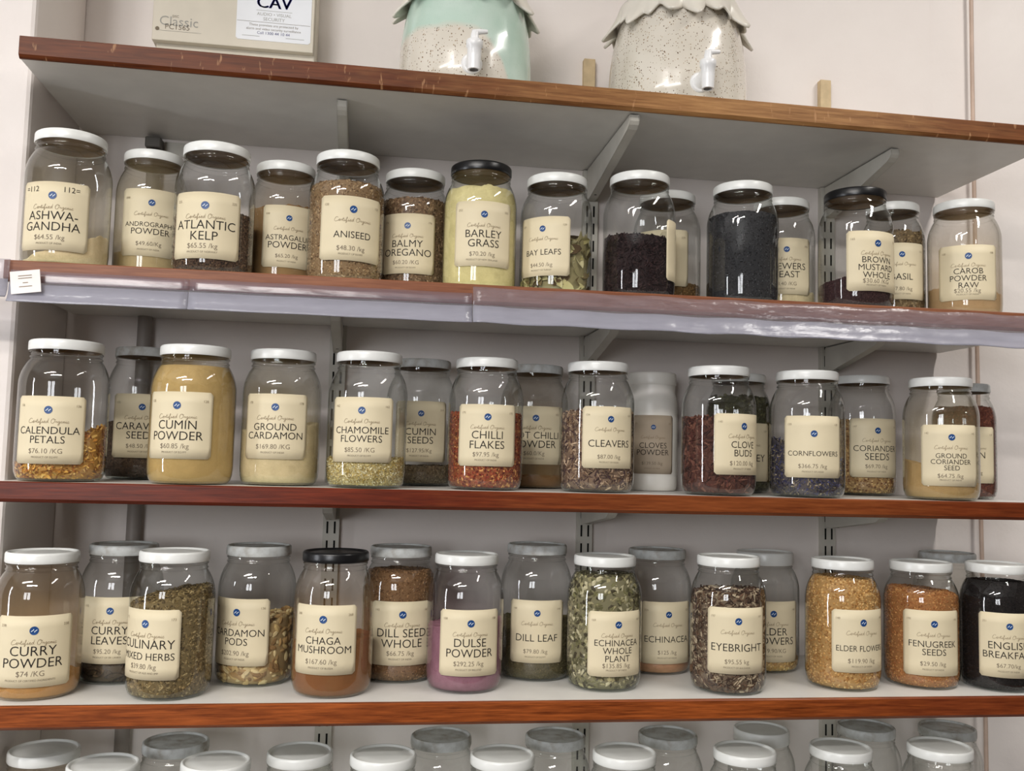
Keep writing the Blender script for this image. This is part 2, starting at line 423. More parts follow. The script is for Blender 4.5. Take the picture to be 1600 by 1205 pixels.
# ------------------------------------------------------------------ shelves
SH = [  # top z at x=0, bottom z, slope, edge material, label
 (0.5037, 0.4761, -.0040, 'wood_top', 'topmost wall shelf, white board with worn scratched brown wood edge, carrying the ceramic jugs'),
 (0.2265, 0.2010, -.0003, 'wood_pale', 'second shelf down with pale wood edge half covered by plastic strips'),
 (-0.0391, -0.0636, -.0016, 'wood_red', 'third shelf down with dark reddish brown wood edge, at eye level'),
 (-0.3010, -0.3287, -.0039, 'wood_orange', 'fourth shelf down with orange brown wood edge and white top visible'),
 (-0.5630, -0.5900, -.0030, 'wood_orange', 'lowest shelf, out of sight below the cropped row of jar lids')]
for zt, zb, sl, wm, lab in SH:
    r = empty('wall_shelf', (0, 0, zt)); tag(r, lab, 'shelf', 'wall shelves')
    x0, x1 = XL+.002, XR-.002
    a = MB().box((x0, .007, zb-zt+.001), (x1, D-.001, -.0004), shear=sl).build('board', M['laminate'], r)
    e = MB()
    n = 60
    b_ = zb-zt
    for k_ in range(1):
        pl = [(.0068, 0), (.0012, 0), (0, -.0012), (0, b_+.0042), (.0040, b_), (.0068, b_)]
        V = [(x_, y_, z_+sl*x_) for x_ in (x0, x1) for y_, z_ in pl]; q_ = len(pl)
        e.add(V, [tuple(range(q_)), tuple(range(2*q_-1, q_-1, -1))] + [((i_+1) % q_, i_, q_+i_, q_+(i_+1) % q_) for i_ in range(q_)])
    part_label(e.build('front_edge', M[wm], r), 'wood edge strip')

# ------------------------------------------------------------------ standards, brackets, battens, conduit, cable, plate
STD = [(-0.0493, 'left'), (0.3444, 'middle'), (0.7543, 'right')]
for i, (x, wd) in enumerate(STD):
    mb = MB(); top = .4735; bot = -1.1
    hw, dp, yw = .0122, .011, D
    mb.box((x-hw, yw-dp, bot), (x+hw, yw, top))
    z = top-.03
    while z > bot+.05:
        for sx in (-.0055, .0055):
            mb.box((x+sx-.0014, yw-dp-.0003, z-.018), (x+sx+.0014, yw-dp+.001, z), 1)
        z -= .0285
    tag(mb.build('shelf_standard', [M['metal'], M['slot']], bevel=0), '%s slotted cream steel upright rail on the wall behind the jars' % {'left': 'leftmost', 'middle': 'middle', 'right': 'rightmost'}[wd], 'shelf rail', 'slotted wall rails')
    for j, (zt, zb, sl, wm, lab) in enumerate(SH):
        zz = zb + sl*x
        tip = [.052, .016, .062][i] if j == 0 else .10
        r = empty('shelf_bracket', (x, D-.012, zz))
        a, b = -(D-.012)+tip, -.0005
        h0, h1 = [.052, .042, .031, .042, .042][j], [.016, .014, .012, .014, .014][j]
        poly = [(b, -.0006), (b, -h0), (b-.018, -h0)]
        poly += [(a+.012, -h1-.001), (a+.004, -h1+.003), (a, -h1*.55), (a, -.0006)]
        m1 = MB()
        for sx in (-.0068, .0052): m1.prism(poly, 'x', sx, sx+.0016)
        m1.add([(-.0068, p[0], p[1]) for p in poly[1:]] + [(.0068, p[0], p[1]) for p in poly[1:]],
               [(k, k+1, k+1+len(poly)-1, k+len(poly)-1) for k in range(len(poly)-2)])
        m1.build('arm', M['metal'], r, bevel=.0006)
        for yy in (a+.030, b-.03):
            hz = -h1 - (h0-h1)*max(0, (yy-a-.012))/(b-.018-a-.012) - .0006
            hm = MB(); hm.lathe([(.0001, 0), (.0022, 0), (.0022, .0004)], 12, closed_bot=True)
            hm.build('screw_hole', M['slot'], r, loc=(0, yy, hz+.0004))
        sn = ['topmost shelf', 'shelf with the plastic strips', 'dark red brown shelf', 'orange brown shelf', 'lowest shelf'][j]
        tag(r, '%s cream steel bracket under the %s' % (wd if wd != 'middle' else 'middle', sn), 'shelf bracket', 'shelf brackets')
for x, s_ in ((.3384, 'left of the cream ruffled jug'), (.7505, 'right of the cream ruffled jug')):
    mb = MB(); mb.box((x-.0095, D-.013, .5037-.004*x), (x+.0095, D, .6605))
    o = mb.build('timber_batten', M['batten'], bevel=.001)
    tag(o, 'bare timber batten end on the wall above top shelf, %s' % s_, 'batten', 'timber battens')
mb = MB(); mb.tube([(-.3345, D-.011, z) for z in (-1.1, -.5, 0, .3, .455)], .0102, 16)
o = tag(mb.build('wall_conduit', M['conduit'], smooth=40), 'grey vertical conduit on the back wall near the left corner', 'conduit')
r = empty('conduit_clip', (-.3345, D, .4735))
MB().box((-.0115, -.026, -.016), (.0115, -.0005, 0)).build('saddle', M['conduit_dark'], r, bevel=.002)
MB().box((.0130, -.003, -.022), (.0660, -.0005, 0)).build('wall_plate', M['metal'], r, bevel=.0008)
MB().lathe([(.0001, -.0034), (.002, -.0034), (.002, -.0028)], 10).build('screw_hole', M['slot'], r, loc=(.034, -.003, -.009), rot=(math.radians(90), 0, 0)).location = (.034, -.0062+.0030, -.009)
tag(r, 'dark clip and cream plate holding the conduit under the top shelf', 'clip')
def cable_run(name, x, y, r, mat, lab, cat):
    pts = [(x, y - .010*max(0, min(1, (.7-z)/1.0)) + .0015*math.sin(z*4+1), z) for z in np.linspace(-1.4, CW-.01, 40)]
    return tag(MB().tube(pts, r, 10).build(name, mat, smooth=60), lab, cat)
cable_run('electrical_cable', 1.0265, D-.007, .0034, M['cable'], 'beige cable running straight down the wall beyond right ends of the shelves', 'cable')

# plastic ticket strips over the second shelf edge
def strip(x0, x1, zt, zb, y0, mat, lab, wav):
    mb = MB(); n = max(6, int((x1-x0)/.012)); V = []; F = []
    prof = [(0, zt), (-.0012, zt-.006), (-.002, zt*.5+zb*.5+.008), (-.003, zb+.0225), (-.0045, zb+.010), (-.0075, zb+.003), (-.010, zb)]
    for i in range(n+1):
        x = x0+(x1-x0)*i/n
        for (dy, z) in prof:
            V.append((x, y0+dy + wav*.0011*math.sin(x*70+z*300) - wav*.0006*(1+math.sin(x*173+z*90)), z-.0003*x + wav*.0008*math.sin(x*55)))
    m_ = len(prof)
    r = empty('ticket_strip', ((x0+x1)/2, y0, zb))
    for nm_, rows_, mt_ in (('clear_face', range(0, 3), mat), ('folded_lip', range(3, m_-1), M['strip_lip'])):
        F = [(i*m_+j, i*m_+j+1, (i+1)*m_+j+1, (i+1)*m_+j) for i in range(n) for j in rows_]
        o = MB().add([(v_[0]-(x0+x1)/2, v_[1]-y0, v_[2]-zb) for v_ in V], F).build(nm_, mt_, r, smooth=80)
        o.data.validate()
        sd = o.modifiers.new('thickness', 'SOLIDIFY'); sd.thickness = .0006 if nm_ == 'clear_face' else .0012; sd.offset = 1
    return tag(r, lab, 'plastic strip', 'plastic ticket strips on the second shelf')
strip(-.520, -.4300, .2262, .179, -.0035, M['strip_crinkled'], 'short glossy plastic ticket strip at far left end of the second shelf', .2)
strip(-.4290, -.2230, .2135, .174, -.0030, M['strip'], 'clear plastic ticket strip below ASHWA-GANDHA and ANDROGRAPHIS jars', .25)
strip(-.2225, .1270, .2135, .174, -.0034, M['strip'], 'long clear plastic ticket strip below the ATLANTIC KELP to BARLEY GRASS jars', .25)
strip(.1275, XR-.004, .2215, .174, -.0040, M['strip_crinkled'], 'crinkled clear plastic ticket strip along right half of the second shelf', 1.0)
mb = MB(); mb.box((-.0175, 0, -.0135), (.0175, .0006, .0135)); 
o = empty('price_ticket', (-.4085, -.0135, .1985)); o.rotation_euler = (0, math.radians(-7), math.radians(-6))
mb.build('card', M['ticket'], o)
L_ = Lettering()
for y, t_ in ((.006, '- - - - -'), (0, '- - -'), (-.006, '- - - -')): pass
for y, w_ in ((.0075, .016), (.0045, .016), (-.001, .006), (-.0055, .015)):
    L_.put([(-w_/2, -.0004), (w_/2, -.0004), (w_/2, .0004), (-w_/2, .0004)], [(0,1,2,3)], 0, 0, y, 1)
L_.build('printed_lines', [M['ink_faint']], lambda P: np.c_[P[:, 0], np.full(len(P), -.0004), P[:, 1]], o)
tag(o, 'small white paper price ticket tilted on the left end of the plastic strip', 'price ticket')

# ------------------------------------------------------------------ alarm panel with sticker
AX0, AX1, AZ0, AZ1, AY = -.3318, -.1010, .6005, .90, .20
r = empty('alarm_panel', ((AX0+AX1)/2, D, AZ0-.03)); cx = (AX0+AX1)/2
tag(r, 'beige steel alarm control box on the wall above the left end of top shelf', 'alarm box')
def loc(mb, nm, mats, **kw):
    o = mb.build(nm, mats, r, **kw); o.matrix_parent_inverse = Matrix.Identity(4)
    for v in o.data.vertices: v.co -= r.location
    return o
loc(MB().box((AX0, AY, AZ0), (AX1, AY+.012, AZ1)).box((AX0, AY+.012, AZ0), (AX1, AY+.03, AZ0+.002)), 'cover', M['panel'], bevel=.002)
loc(MB().box((AX0+.004, AY+.0125, AZ0-.026), (AX1+.002, D-.0005, AZ1-.004)), 'housing', M['panel'], bevel=.002)
SX0, SX1, SZ0 = -.2135, -.1052, .6125
st = loc(MB().prism([(SX0+.003, SZ0), (SX1-.003, SZ0+.009*.0), (SX1, SZ0+.003), (SX1, .76), (SX0, .76), (SX0, SZ0+.003)], 'y', AY-.0006, AY-.0001), 'security_sticker', M['sticker'])
part_label(st, 'white security company sticker with navy lettering')
L_ = Lettering(); sc = (SX0+SX1)/2
L_.text('CAV', 0, sc, .6630, .0225, .050); L_.text('CAV', 0, sc+.0008, .6630, .0225, .050); L_.text('CAV', 0, sc-.0008, .6632, .0225, .050)
L_.put([(-.026, 0), (.026, 0), (.026, .0005), (-.026, .0005)], [(0,1,2,3)], 1, sc, .6585, 1)
L_.text('AUDIO \u2022 VISUAL', 1, sc, .6510, .0048, .050); L_.text('SECURITY', 1, sc, .6435, .0048, .034)
L_.put([(-.053, 0), (.053, 0), (.053, .0005), (-.053, .0005)], [(0,1,2,3)], 2, sc, .6405, 1)
L_.text('These premises are protected by', 2, sc, .6345, .0036, .074); L_.text('alarm and video security surveillance', 2, sc, .6285, .0036, .086)
L_.text('Call 1300 44 10 44', 0, sc, .6222, .0042, .052)
L_.put([(-.045, 0), (-.02, 0), (-.02, .0006), (-.045, .0006)], [(0,1,2,3)], 1, sc, .6185, 1); L_.put([(.018, 0), (.045, 0), (.045, .0006), (.018, .0006)], [(0,1,2,3)], 1, sc, .6185, 1)
sl_ = L_.build('sticker_lettering', [M['ink_navy'], M['ink_silver'], M['ink_grey']], lambda P: np.c_[P[:, 0], np.full(len(P), AY-.0008), P[:, 1]] - np.array(r.location), st)
L_ = Lettering(); lx = -.2945
L_.text('Classic', 0, lx, .6235, .0145, .054); L_.text('PC1565', 1, lx-.002, .6180, .0078, .034); L_.text('DSC', 1, lx-.005, .6360, .0034, .012)
L_.put([(math.cos(a)*.003, math.sin(a)*.003) for a in np.linspace(0, 2*math.pi, 14)[:-1]], [tuple(range(13))], 1, lx-.030, .6175, 1)
L_.put([(-.028, 0), (.032, 0), (.032, .0004), (-.028, .0004)], [(0,1,2,3)], 0, lx, .6150, 1)
L_.build('printed_lettering', [M['ink_silver'], M['ink_grey']], lambda P: np.c_[P[:, 0], np.full(len(P), AY-.0004), P[:, 1]] - np.array(r.location), r)

# ------------------------------------------------------------------ ceramic drink dispensers
def jug(x, mat, R, ring_z, lab, seed):
    zb = .5037-.004*x
    r = empty('drink_dispenser', (x, .142, zb)); tag(r, lab, 'drink dispenser', 'ceramic drink dispensers')
    pr = [(.0001, 0), (R*.90, 0), (R*.96, .004), (R*.995, .03), (R, .06), (R*.985, .09), (R*.95, .120), (R*.86, ring_z), (R*.76, ring_z+.03), (R*.66, ring_z+.055), (R*.60, ring_z+.07), (R*.55, ring_z+.07), (R*.55, ring_z+.05)]
    # smooth the profile
    q = np.array(pr); tt = np.linspace(0, len(q)-1, 60); prof = [(float(np.interp(t, range(len(q)), q[:, 0])), float(np.interp(t, range(len(q)), q[:, 1]))) for t in tt]
    b = MB().lathe(prof, 72).build('jug_body', mat, r, smooth=60)
    sb = b.modifiers.new('s', 'SUBSURF'); sb.levels = sb.render_levels = 1
    # ruffled clay collar
    rr = random.Random(seed); V = []; F = []; n = 260; rows = 9
    ph = [rr.uniform(0, 6.28) for _ in range(4)]
    for i in range(n):
        a = 2*math.pi*i/n
        for j in range(rows):
            t = j/(rows-1)
            wv = math.sin(a*13+ph[0]+1.2*math.sin(a*3+ph[1])); wv2 = math.sin(a*21+ph[2]+.8*math.sin(a*5))
            rad = R*(.84+.07*t) + t*(.008 + .008*wv*t + .005*wv2*t)
            z = ring_z + .024*(1-t) - t*(.016 + .006*wv2 + .004*wv) + .005*math.sin(a*8+ph[3])*t
            V.append((rad*math.cos(a), rad*math.sin(a), z))
    for i in range(n):
        i2 = (i+1) % n
        for j in range(rows-1): F.append((i*rows+j, i2*rows+j, i2*rows+j+1, i*rows+j+1))
    c = MB().add(V, F).build('ruffle_collar', M['ruffle'], r, smooth=70)
    sd = c.modifiers.new('t', 'SOLIDIFY'); sd.thickness = .003
    # lid knob dome above the frame
    MB().lathe([(R*.60, 0), (R*.58, .008), (R*.4, .02), (R*.15, .028), (R*.12, .036), (R*.16, .046), (R*.1, .054), (.0001, .056)], 48).build('jug_lid', mat, r, smooth=50, loc=(0, 0, ring_z+.071))
    # tap
    yb = -R*.985; tz = .036
    t = MB(); t.tube([(0, yb+.012, tz), (0, yb-.001, tz), (0, yb-.003, tz)], [.0145, .0145, .013], 28)
    tp = t.build('tap', M['tap'], r, smooth=45)
    t = MB(); t.tube([(0, yb-.002, tz), (0, yb-.010, tz+.001), (0, yb-.030, tz+.004)], [.0105, .0085, .0085], 24); t.build('barrel', M['tap'], tp, smooth=45)
    t = MB(); ys = yb-.032
    t.lathe([(.0060, -.022), (.0084, -.022), (.0092, -.004), (.0098, .008), (.0112, .0095), (.0114, .017), (.0102, .0185), (.0001, .0185)], 32, c=(0, ys, tz)); t.build('spout', M['tap'], tp, smooth=45)
    t = MB(); t.tube([(0, ys, tz+.0185), (0, ys, tz+.026), (.001, ys, tz+.031)], [.006, .0055, .005], 16); t.tube([(-.003, ys, tz+.029), (.006, ys, tz+.031), (.017, ys+.002, tz+.033)], [.0042, .0038, .0028], 12)
    t.build('lever', M['tap'], tp, smooth=45)
    return r
jug(.1225, M['ceramic_mint'], .0965, .158, 'speckled ceramic drink dispenser dipped in mint green glaze, on the top shelf', 3)
jug(.4450, M['ceramic'], .1035, .160, 'all cream speckled ceramic drink dispenser with ruffled collar, right of the mint one', 5)

# ------------------------------------------------------------------ jars
JARS = [
 {'k': 'A1', 'x': -0.3903, 'y': 0.064, 'z': 0.2266, 'rl': 0.0431, 'R': 0.0517, 'H': 0.174, 'az': -0.299, 'lid': 'white', 'lab': (-0.045, 0.838, 0.0166, 0.1024), 'tx': (['ASHWA-', 'GANDHA'], '$64.55 /kg', '', '', 'INDIA'), 'fill': ('powder', 0, [(240, 216, 168)], 0.0094, 0.0429, 'ground_spice', 'powder', 'pale cream powder heaped to the right'), 'film': ((228, 210, 172), 0.11)},
 {'k': 'A2', 'x': -0.3044, 'y': 0.14, 'z': 0.2266, 'rl': 0.0391, 'R': 0.0469, 'H': 0.18, 'az': -0.223, 'lid': 'white', 'lab': (0.214, 0.838, 0.0318, 0.1226), 'tx': (['ANDROGRAPHIS', 'POWDER'], '$49.60/Kg', '098', '08', 'INDIA'), 'fill': ('powder', 0, [(205, 182, 132)], 0.0395, 0.0395, 'ground_spice', 'powder', 'beige powder under a dusty film'), 'film': ((200, 180, 135), 0.4)},
 {'k': 'A3', 'x': -0.2096, 'y': 0.0714, 'z': 0.2265, 'rl': 0.0428, 'R': 0.0513, 'H': 0.1741, 'az': -0.163, 'lid': 'white', 'lab': (-0.069, 0.887, 0.0182, 0.1039), 'tx': (['ATLANTIC', 'KELP'], '$65.55 /kg', '225', '225', 'NORWAY'), 'fill': ('grain', 0.0032, [(72, 48, 36), (98, 70, 52), (125, 95, 70), (48, 32, 26)], 0.0791, 0.0832, 'kelp_granules', 'granules', 'dark brown kelp granules')},
 {'k': 'A4', 'x': -0.1262, 'y': 0.14, 'z': 0.2265, 'rl': 0.0407, 'R': 0.0489, 'H': 0.177, 'az': -0.094, 'lid': 'white', 'lab': (0.228, 0.733, 0.0262, 0.1115), 'tx': (['ASTRAGALUS', 'POWDER'], '$65.20 /kg', '098', '09', 'INDIA'), 'fill': ('powder', 0, [(150, 112, 72)], 0.1106, 0.1141, 'ground_spice', 'powder', 'tan brown powder'), 'film': ((185, 155, 108), 0.3)},
 {'k': 'A5', 'x': -0.0391, 'y': 0.0895, 'z': 0.2265, 'rl': 0.0428, 'R': 0.0513, 'H': 0.1813, 'az': -0.03, 'lid': 'white', 'lab': (0.209, 0.865, 0.0295, 0.1157), 'tx': (['ANISEED'], '$48.30 /kg', '120', '120', 'EGYPT'), 'fill': ('seed', 0.0042, [(168, 132, 88), (132, 98, 62), (192, 162, 118), (108, 80, 52)], 0.1371, 0.138, 'seeds', 'seeds', 'light brown aniseed filling the jar to its shoulder')},
 {'k': 'A6', 'x': 0.0559, 'y': 0.15, 'z': 0.2265, 'rl': 0.0429, 'R': 0.0515, 'H': 0.1814, 'az': 0.041, 'lid': 'white', 'lab': (-0.214, 0.776, 0.0284, 0.1132), 'tx': (['BALMY', 'OREGANO'], '$60.20 /KG', '176', '176', 'EGYPT'), 'fill': ('flake', 0.005, [(112, 82, 56), (142, 110, 78), (86, 64, 44), (165, 135, 100)], 0.1368, 0.1377, 'dried_herb', 'herb', 'brown crumbled oregano')},
 {'k': 'A7', 'x': 0.1455, 'y': 0.0952, 'z': 0.2264, 'rl': 0.0428, 'R': 0.0513, 'H': 0.1824, 'az': 0.112, 'lid': 'black', 'lab': (-0.002, 0.809, 0.033, 0.1223), 'tx': (['BARLEY', 'GRASS'], '$70.20 /kg', '252', '252', 'NEW ZEALAND'), 'fill': ('powder', 0, [(228, 215, 152)], 0.1452, 0.1461, 'ground_herb', 'powder', 'pale yellow powder filling the jar'), 'film': ((228, 215, 152), 0.15)},
 {'k': 'A8', 'x': 0.2542, 'y': 0.094, 'z': 0.2264, 'rl': 0.0428, 'R': 0.0513, 'H': 0.1728, 'az': 0.194, 'lid': 'white', 'lab': (-0.565, 0.754, 0.0255, 0.1077), 'tx': (['BAY LEAFS'], '$44.50 /kg', '129', '129', 'TURKEY'), 'fill': ('leaf', 0.03, [(192, 182, 124), (160, 150, 92), (122, 104, 62), (206, 196, 146), (84, 64, 38)], 0.0396, 0.0864, 'dried_leaves', 'leaves', 'pale green and brown whole bay leaves')},
 {'k': 'A9', 'x': 0.373, 'y': 0.0857, 'z': 0.2264, 'rl': 0.0427, 'R': 0.0513, 'H': 0.1815, 'az': 0.282, 'lid': 'white', 'lab': (1.385, 0.838, 0.0277, 0.1132), 'tx': ([], '', '', '', ''), 'fill': ('stalk', 0.006, [(36, 28, 30), (52, 40, 42), (68, 50, 50)], 0.09, 0.0864, 'loose_tea', 'tea', 'black twisted tea leaves with uneven top')},
 {'k': 'A10', 'x': 0.4439, 'y': 0.178, 'z': 0.2263, 'rl': 0.0428, 'R': 0.0514, 'H': 0.1846, 'az': 0.311, 'lid': 'white', 'lab': (-0.495, 0.838, 0.0366, 0.1211), 'tx': ([], '', '', '229', ''), 'fill': ('grain', 0.004, [(112, 82, 42), (140, 105, 58)], 0.0423, 0.0423, 'seeds', 'seeds', 'thin layer of brown seeds')},
 {'k': 'A11', 'x': 0.5299, 'y': 0.0899, 'z': 0.2263, 'rl': 0.0428, 'R': 0.0513, 'H': 0.1794, 'az': 0.39, 'lid': 'white', 'fill': ('grain', 0.0022, [(38, 38, 40), (54, 54, 57), (28, 28, 30), (80, 80, 84)], 0.1327, 0.1327, 'black_seeds', 'seeds', 'fine black grains filling the jar')},
 {'k': 'A12', 'x': 0.6191, 'y': 0.155, 'z': 0.2263, 'rl': 0.0418, 'R': 0.0502, 'H': 0.1797, 'az': 0.428, 'lid': 'white', 'lab': (-0.268, 0.776, 0.0295, 0.1142), 'tx': (['BREWERS', 'YEAST'], '$8.40 /KG', '', '056', 'INDIA'), 'fill': ('powder', 0, [(226, 208, 164)], 0.0371, 0.0343, 'yeast_powder', 'powder', 'cream powder')},
 {'k': 'A13', 'x': 0.6915, 'y': 0.064, 'z': 0.2263, 'rl': 0.0435, 'R': 0.0522, 'H': 0.1739, 'az': 0.5, 'lid': 'black', 'lab': (0.11, 0.838, 0.0218, 0.1072), 'tx': (['BROWN', 'MUSTARD', 'WHOLE'], '$30.60 /KG', '165', '165', 'INDIA'), 'fill': ('grain', 0.0023, [(64, 42, 44), (50, 32, 34), (84, 58, 56)], 0.039, 0.0517, 'seeds', 'seeds', 'purple brown whole mustard seeds')},
 {'k': 'A14', 'x': 0.795, 'y': 0.14, 'z': 0.2262, 'rl': 0.0393, 'R': 0.0471, 'H': 0.1815, 'az': 0.535, 'lid': 'white', 'lab': (-0.25, 0.838, 0.0289, 0.1146), 'tx': (['BASIL'], '$47.80 /kg', '252', '252', 'INDIA'), 'fill': ('flake', 0.0065, [(122, 98, 62), (152, 128, 88), (92, 72, 46)], 0.1342, 0.1342, 'dried_herb', 'herb', 'olive brown basil flakes')},
 {'k': 'A15', 'x': 0.8787, 'y': 0.0853, 'z': 0.2262, 'rl': 0.0427, 'R': 0.0513, 'H': 0.1753, 'az': 0.599, 'lid': 'white', 'lab': (-0.489, 0.827, 0.0225, 0.1036), 'tx': (['CAROB', 'POWDER', 'RAW'], '$20.55 /kg', '108', '108', 'INDIA'), 'fill': ('powder', 0, [(192, 152, 106)], 0.0441, 0.0356, 'ground_spice', 'powder', 'light brown carob powder coating the glass'), 'film': ((198, 170, 128), 0.36)},
 {'k': 'B1', 'x': -0.3802, 'y': 0.064, 'z': -0.0385, 'rl': 0.0443, 'R': 0.0532, 'H': 0.1743, 'az': -0.292, 'lid': 'white', 'lab': (-0.021, 0.799, 0.021, 0.103), 'tx': (['CALENDULA', 'PETALS'], '$76.10 /KG', '136', '136', 'EGYPT'), 'fill': ('petal', 0.011, [(228, 168, 58), (204, 134, 34), (242, 194, 96), (168, 100, 34)], 0.0217, 0.0626, 'dried_petals', 'petals', 'orange calendula petals heaped to the right')},
 {'k': 'B2', 'x': -0.3202, 'y': 0.222, 'z': -0.0386, 'rl': 0.0408, 'R': 0.049, 'H': 0.186, 'az': -0.221, 'lid': 'dusty', 'lab': (0.202, 0.829, 0.03, 0.1188), 'tx': (['CARAWAY', 'SEEDS'], '$48.50 /kg', '172', '172', 'INDIA'), 'fill': ('seed', 0.0045, [(82, 64, 50), (108, 84, 64), (62, 46, 36)], 0.0796, 0.0823, 'seeds', 'seeds', 'dark brown caraway seeds')},
 {'k': 'B3', 'x': -0.2227, 'y': 0.064, 'z': -0.0387, 'rl': 0.0439, 'R': 0.0527, 'H': 0.1747, 'az': -0.174, 'lid': 'white', 'lab': (-0.195, 0.824, 0.031, 0.1139), 'tx': (['CUMIN', 'POWDER'], '$60.85 /kg', '128', '128', 'EGYPT'), 'fill': ('powder', 0, [(200, 168, 104)], 0.1513, 0.1561, 'ground_spice', 'powder', 'mustard yellow powder filling the jar'), 'film': ((204, 174, 112), 0.4)},
 {'k': 'B4', 'x': -0.1137, 'y': 0.088, 'z': -0.0389, 'rl': 0.0428, 'R': 0.0513, 'H': 0.1764, 'az': -0.088, 'lid': 'white', 'lab': (-0.071, 0.829, 0.0337, 0.117), 'tx': (['GROUND', 'CARDAMON'], '$169.80 /KG', '178', '178', 'INDIA'), 'fill': ('powder', 0, [(225, 205, 158)], 0.0711, 0.0809, 'ground_spice', 'powder', 'cream powder'), 'film': ((215, 198, 155), 0.2)},
 {'k': 'B5', 'x': -0.0005, 'y': 0.064, 'z': -0.0391, 'rl': 0.0433, 'R': 0.0519, 'H': 0.1759, 'az': -0.0, 'lid': 'white', 'lab': (-0.144, 0.803, 0.0325, 0.1152), 'tx': (['CHAMOMILE', 'FLOWERS'], '$85.50 /KG', '162', '162', 'EGYPT'), 'fill': ('petal', 0.005, [(202, 172, 84), (216, 196, 124), (168, 142, 64), (236, 226, 184)], 0.0358, 0.0374, 'dried_flowers', 'flowers', 'low layer of yellow chamomile flowers')},
 {'k': 'B6', 'x': 0.0784, 'y': 0.222, 'z': -0.0392, 'rl': 0.0432, 'R': 0.0518, 'H': 0.1857, 'az': 0.055, 'lid': 'dusty', 'lab': (-0.048, 0.768, 0.0345, 0.1223), 'tx': (['CUMIN', 'SEEDS'], '$127.95/Kg', '214', '214', 'INDIA'), 'fill': ('seed', 0.0045, [(112, 94, 68), (138, 118, 88), (86, 70, 50)], 0.0272, 0.0281, 'seeds', 'seeds', 'low layer of grey brown cumin seeds')},
 {'k': 'B7', 'x': 0.1601, 'y': 0.0872, 'z': -0.0393, 'rl': 0.0427, 'R': 0.0513, 'H': 0.1768, 'az': 0.124, 'lid': 'white', 'lab': (-0.074, 0.807, 0.0313, 0.1129), 'tx': (['CHILLI', 'FLAKES'], '$97.95 /kg', '175', '175', 'INDIA'), 'fill': ('flake', 0.0048, [(128, 42, 24), (152, 56, 30), (98, 30, 20), (216, 152, 78), (178, 86, 46)], 0.102, 0.102, 'chilli_flakes', 'chilli flakes', 'dark red chilli flakes with yellow seeds')},
 {'k': 'B8', 'x': 0.2507, 'y': 0.222, 'z': -0.0394, 'rl': 0.0432, 'R': 0.0518, 'H': 0.1841, 'az': 0.174, 'lid': 'dusty', 'lab': (-0.118, 0.833, 0.035, 0.1206), 'tx': (['HOT CHILLI', 'POWDER'], '$60.0/Kg', '252', '252', 'INDIA'), 'fill': ('powder', 0, [(152, 86, 46)], 0.0163, 0.0172, 'ground_spice', 'powder', 'rust brown powder'), 'film': ((152, 124, 84), 0.5)},
 {'k': 'B9', 'x': 0.3158, 'y': 0.0822, 'z': -0.0396, 'rl': 0.0427, 'R': 0.0513, 'H': 0.1775, 'az': 0.241, 'lid': 'white', 'lab': (0.118, 0.756, 0.0325, 0.1153), 'tx': (['CLEAVERS'], '$87.00 /kg', '134', '134', 'INDIA'), 'fill': ('stalk', 0.008, [(122, 92, 72), (92, 68, 62), (162, 132, 102), (78, 54, 56), (194, 164, 134)], 0.1068, 0.1085, 'chopped_stems', 'herb', 'brown and grey chopped stems')},
 {'k': 'B10', 'x': 0.4345, 'y': 0.215, 'z': -0.0397, 'rl': 0.0374, 'R': 0.0397, 'H': 0.1798, 'az': 0.298, 'lid': 'white', 'lab': (-0.222, 0.838, 0.0251, 0.1136), 'tx': (['CLOVES', 'POWDER'], '$139.50 /kg', '101', '101', 'INDIA')},
 {'k': 'B11', 'x': 0.4868, 'y': 0.0681, 'z': -0.0398, 'rl': 0.0428, 'R': 0.0513, 'H': 0.177, 'az': 0.366, 'lid': 'white', 'lab': (0.359, 0.838, 0.0281, 0.1108), 'tx': (['CLOVE', 'BUDS'], '$120.00 /kg', '140', '14', 'INDIA'), 'fill': ('stalk', 0.01, [(82, 42, 36), (102, 56, 46), (62, 32, 30), (124, 78, 62)], 0.103, 0.103, 'clove_buds', 'cloves', 'dark red brown whole clove buds')},
 {'k': 'B12', 'x': 0.5788, 'y': 0.222, 'z': -0.04, 'rl': 0.0419, 'R': 0.0503, 'H': 0.1838, 'az': 0.386, 'lid': 'white', 'lab': (-0.203, 0.907, 0.0177, 0.1063), 'tx': (['COMFREY'], '$62.10 /kg', '159', '159', 'INDIA'), 'fill': ('flake', 0.008, [(76, 76, 46), (96, 94, 60), (56, 54, 34)], 0.1465, 0.1465, 'dried_herb', 'herb', 'dark green leaf flakes')},
 {'k': 'B13', 'x': 0.6169, 'y': 0.064, 'z': -0.04, 'rl': 0.0431, 'R': 0.0517, 'H': 0.1756, 'az': 0.454, 'lid': 'white', 'lab': (-0.275, 0.789, 0.0267, 0.1114), 'tx': (['CORNFLOWERS'], '$366.75 /kg', '130', '130', 'INDIA'), 'fill': ('petal', 0.008, [(56, 56, 88), (72, 72, 112), (42, 40, 58), (154, 138, 112), (92, 84, 74)], 0.0763, 0.0537, 'dried_petals', 'petals', 'blue violet cornflower petals')},
 {'k': 'B14', 'x': 0.7881, 'y': 0.222, 'z': -0.0403, 'rl': 0.0427, 'R': 0.0513, 'H': 0.189, 'az': 0.506, 'lid': 'white', 'lab': (-0.036, 0.838, 0.0282, 0.1198), 'tx': (['CORIANDER', 'SEEDS'], '$69.70 /kg', '147', '14', 'INDIA'), 'fill': ('grain', 0.0045, [(188, 148, 88), (206, 172, 112), (154, 114, 66), (124, 80, 48)], 0.1168, 0.1168, 'seeds', 'seeds', 'round golden brown coriander seeds')},
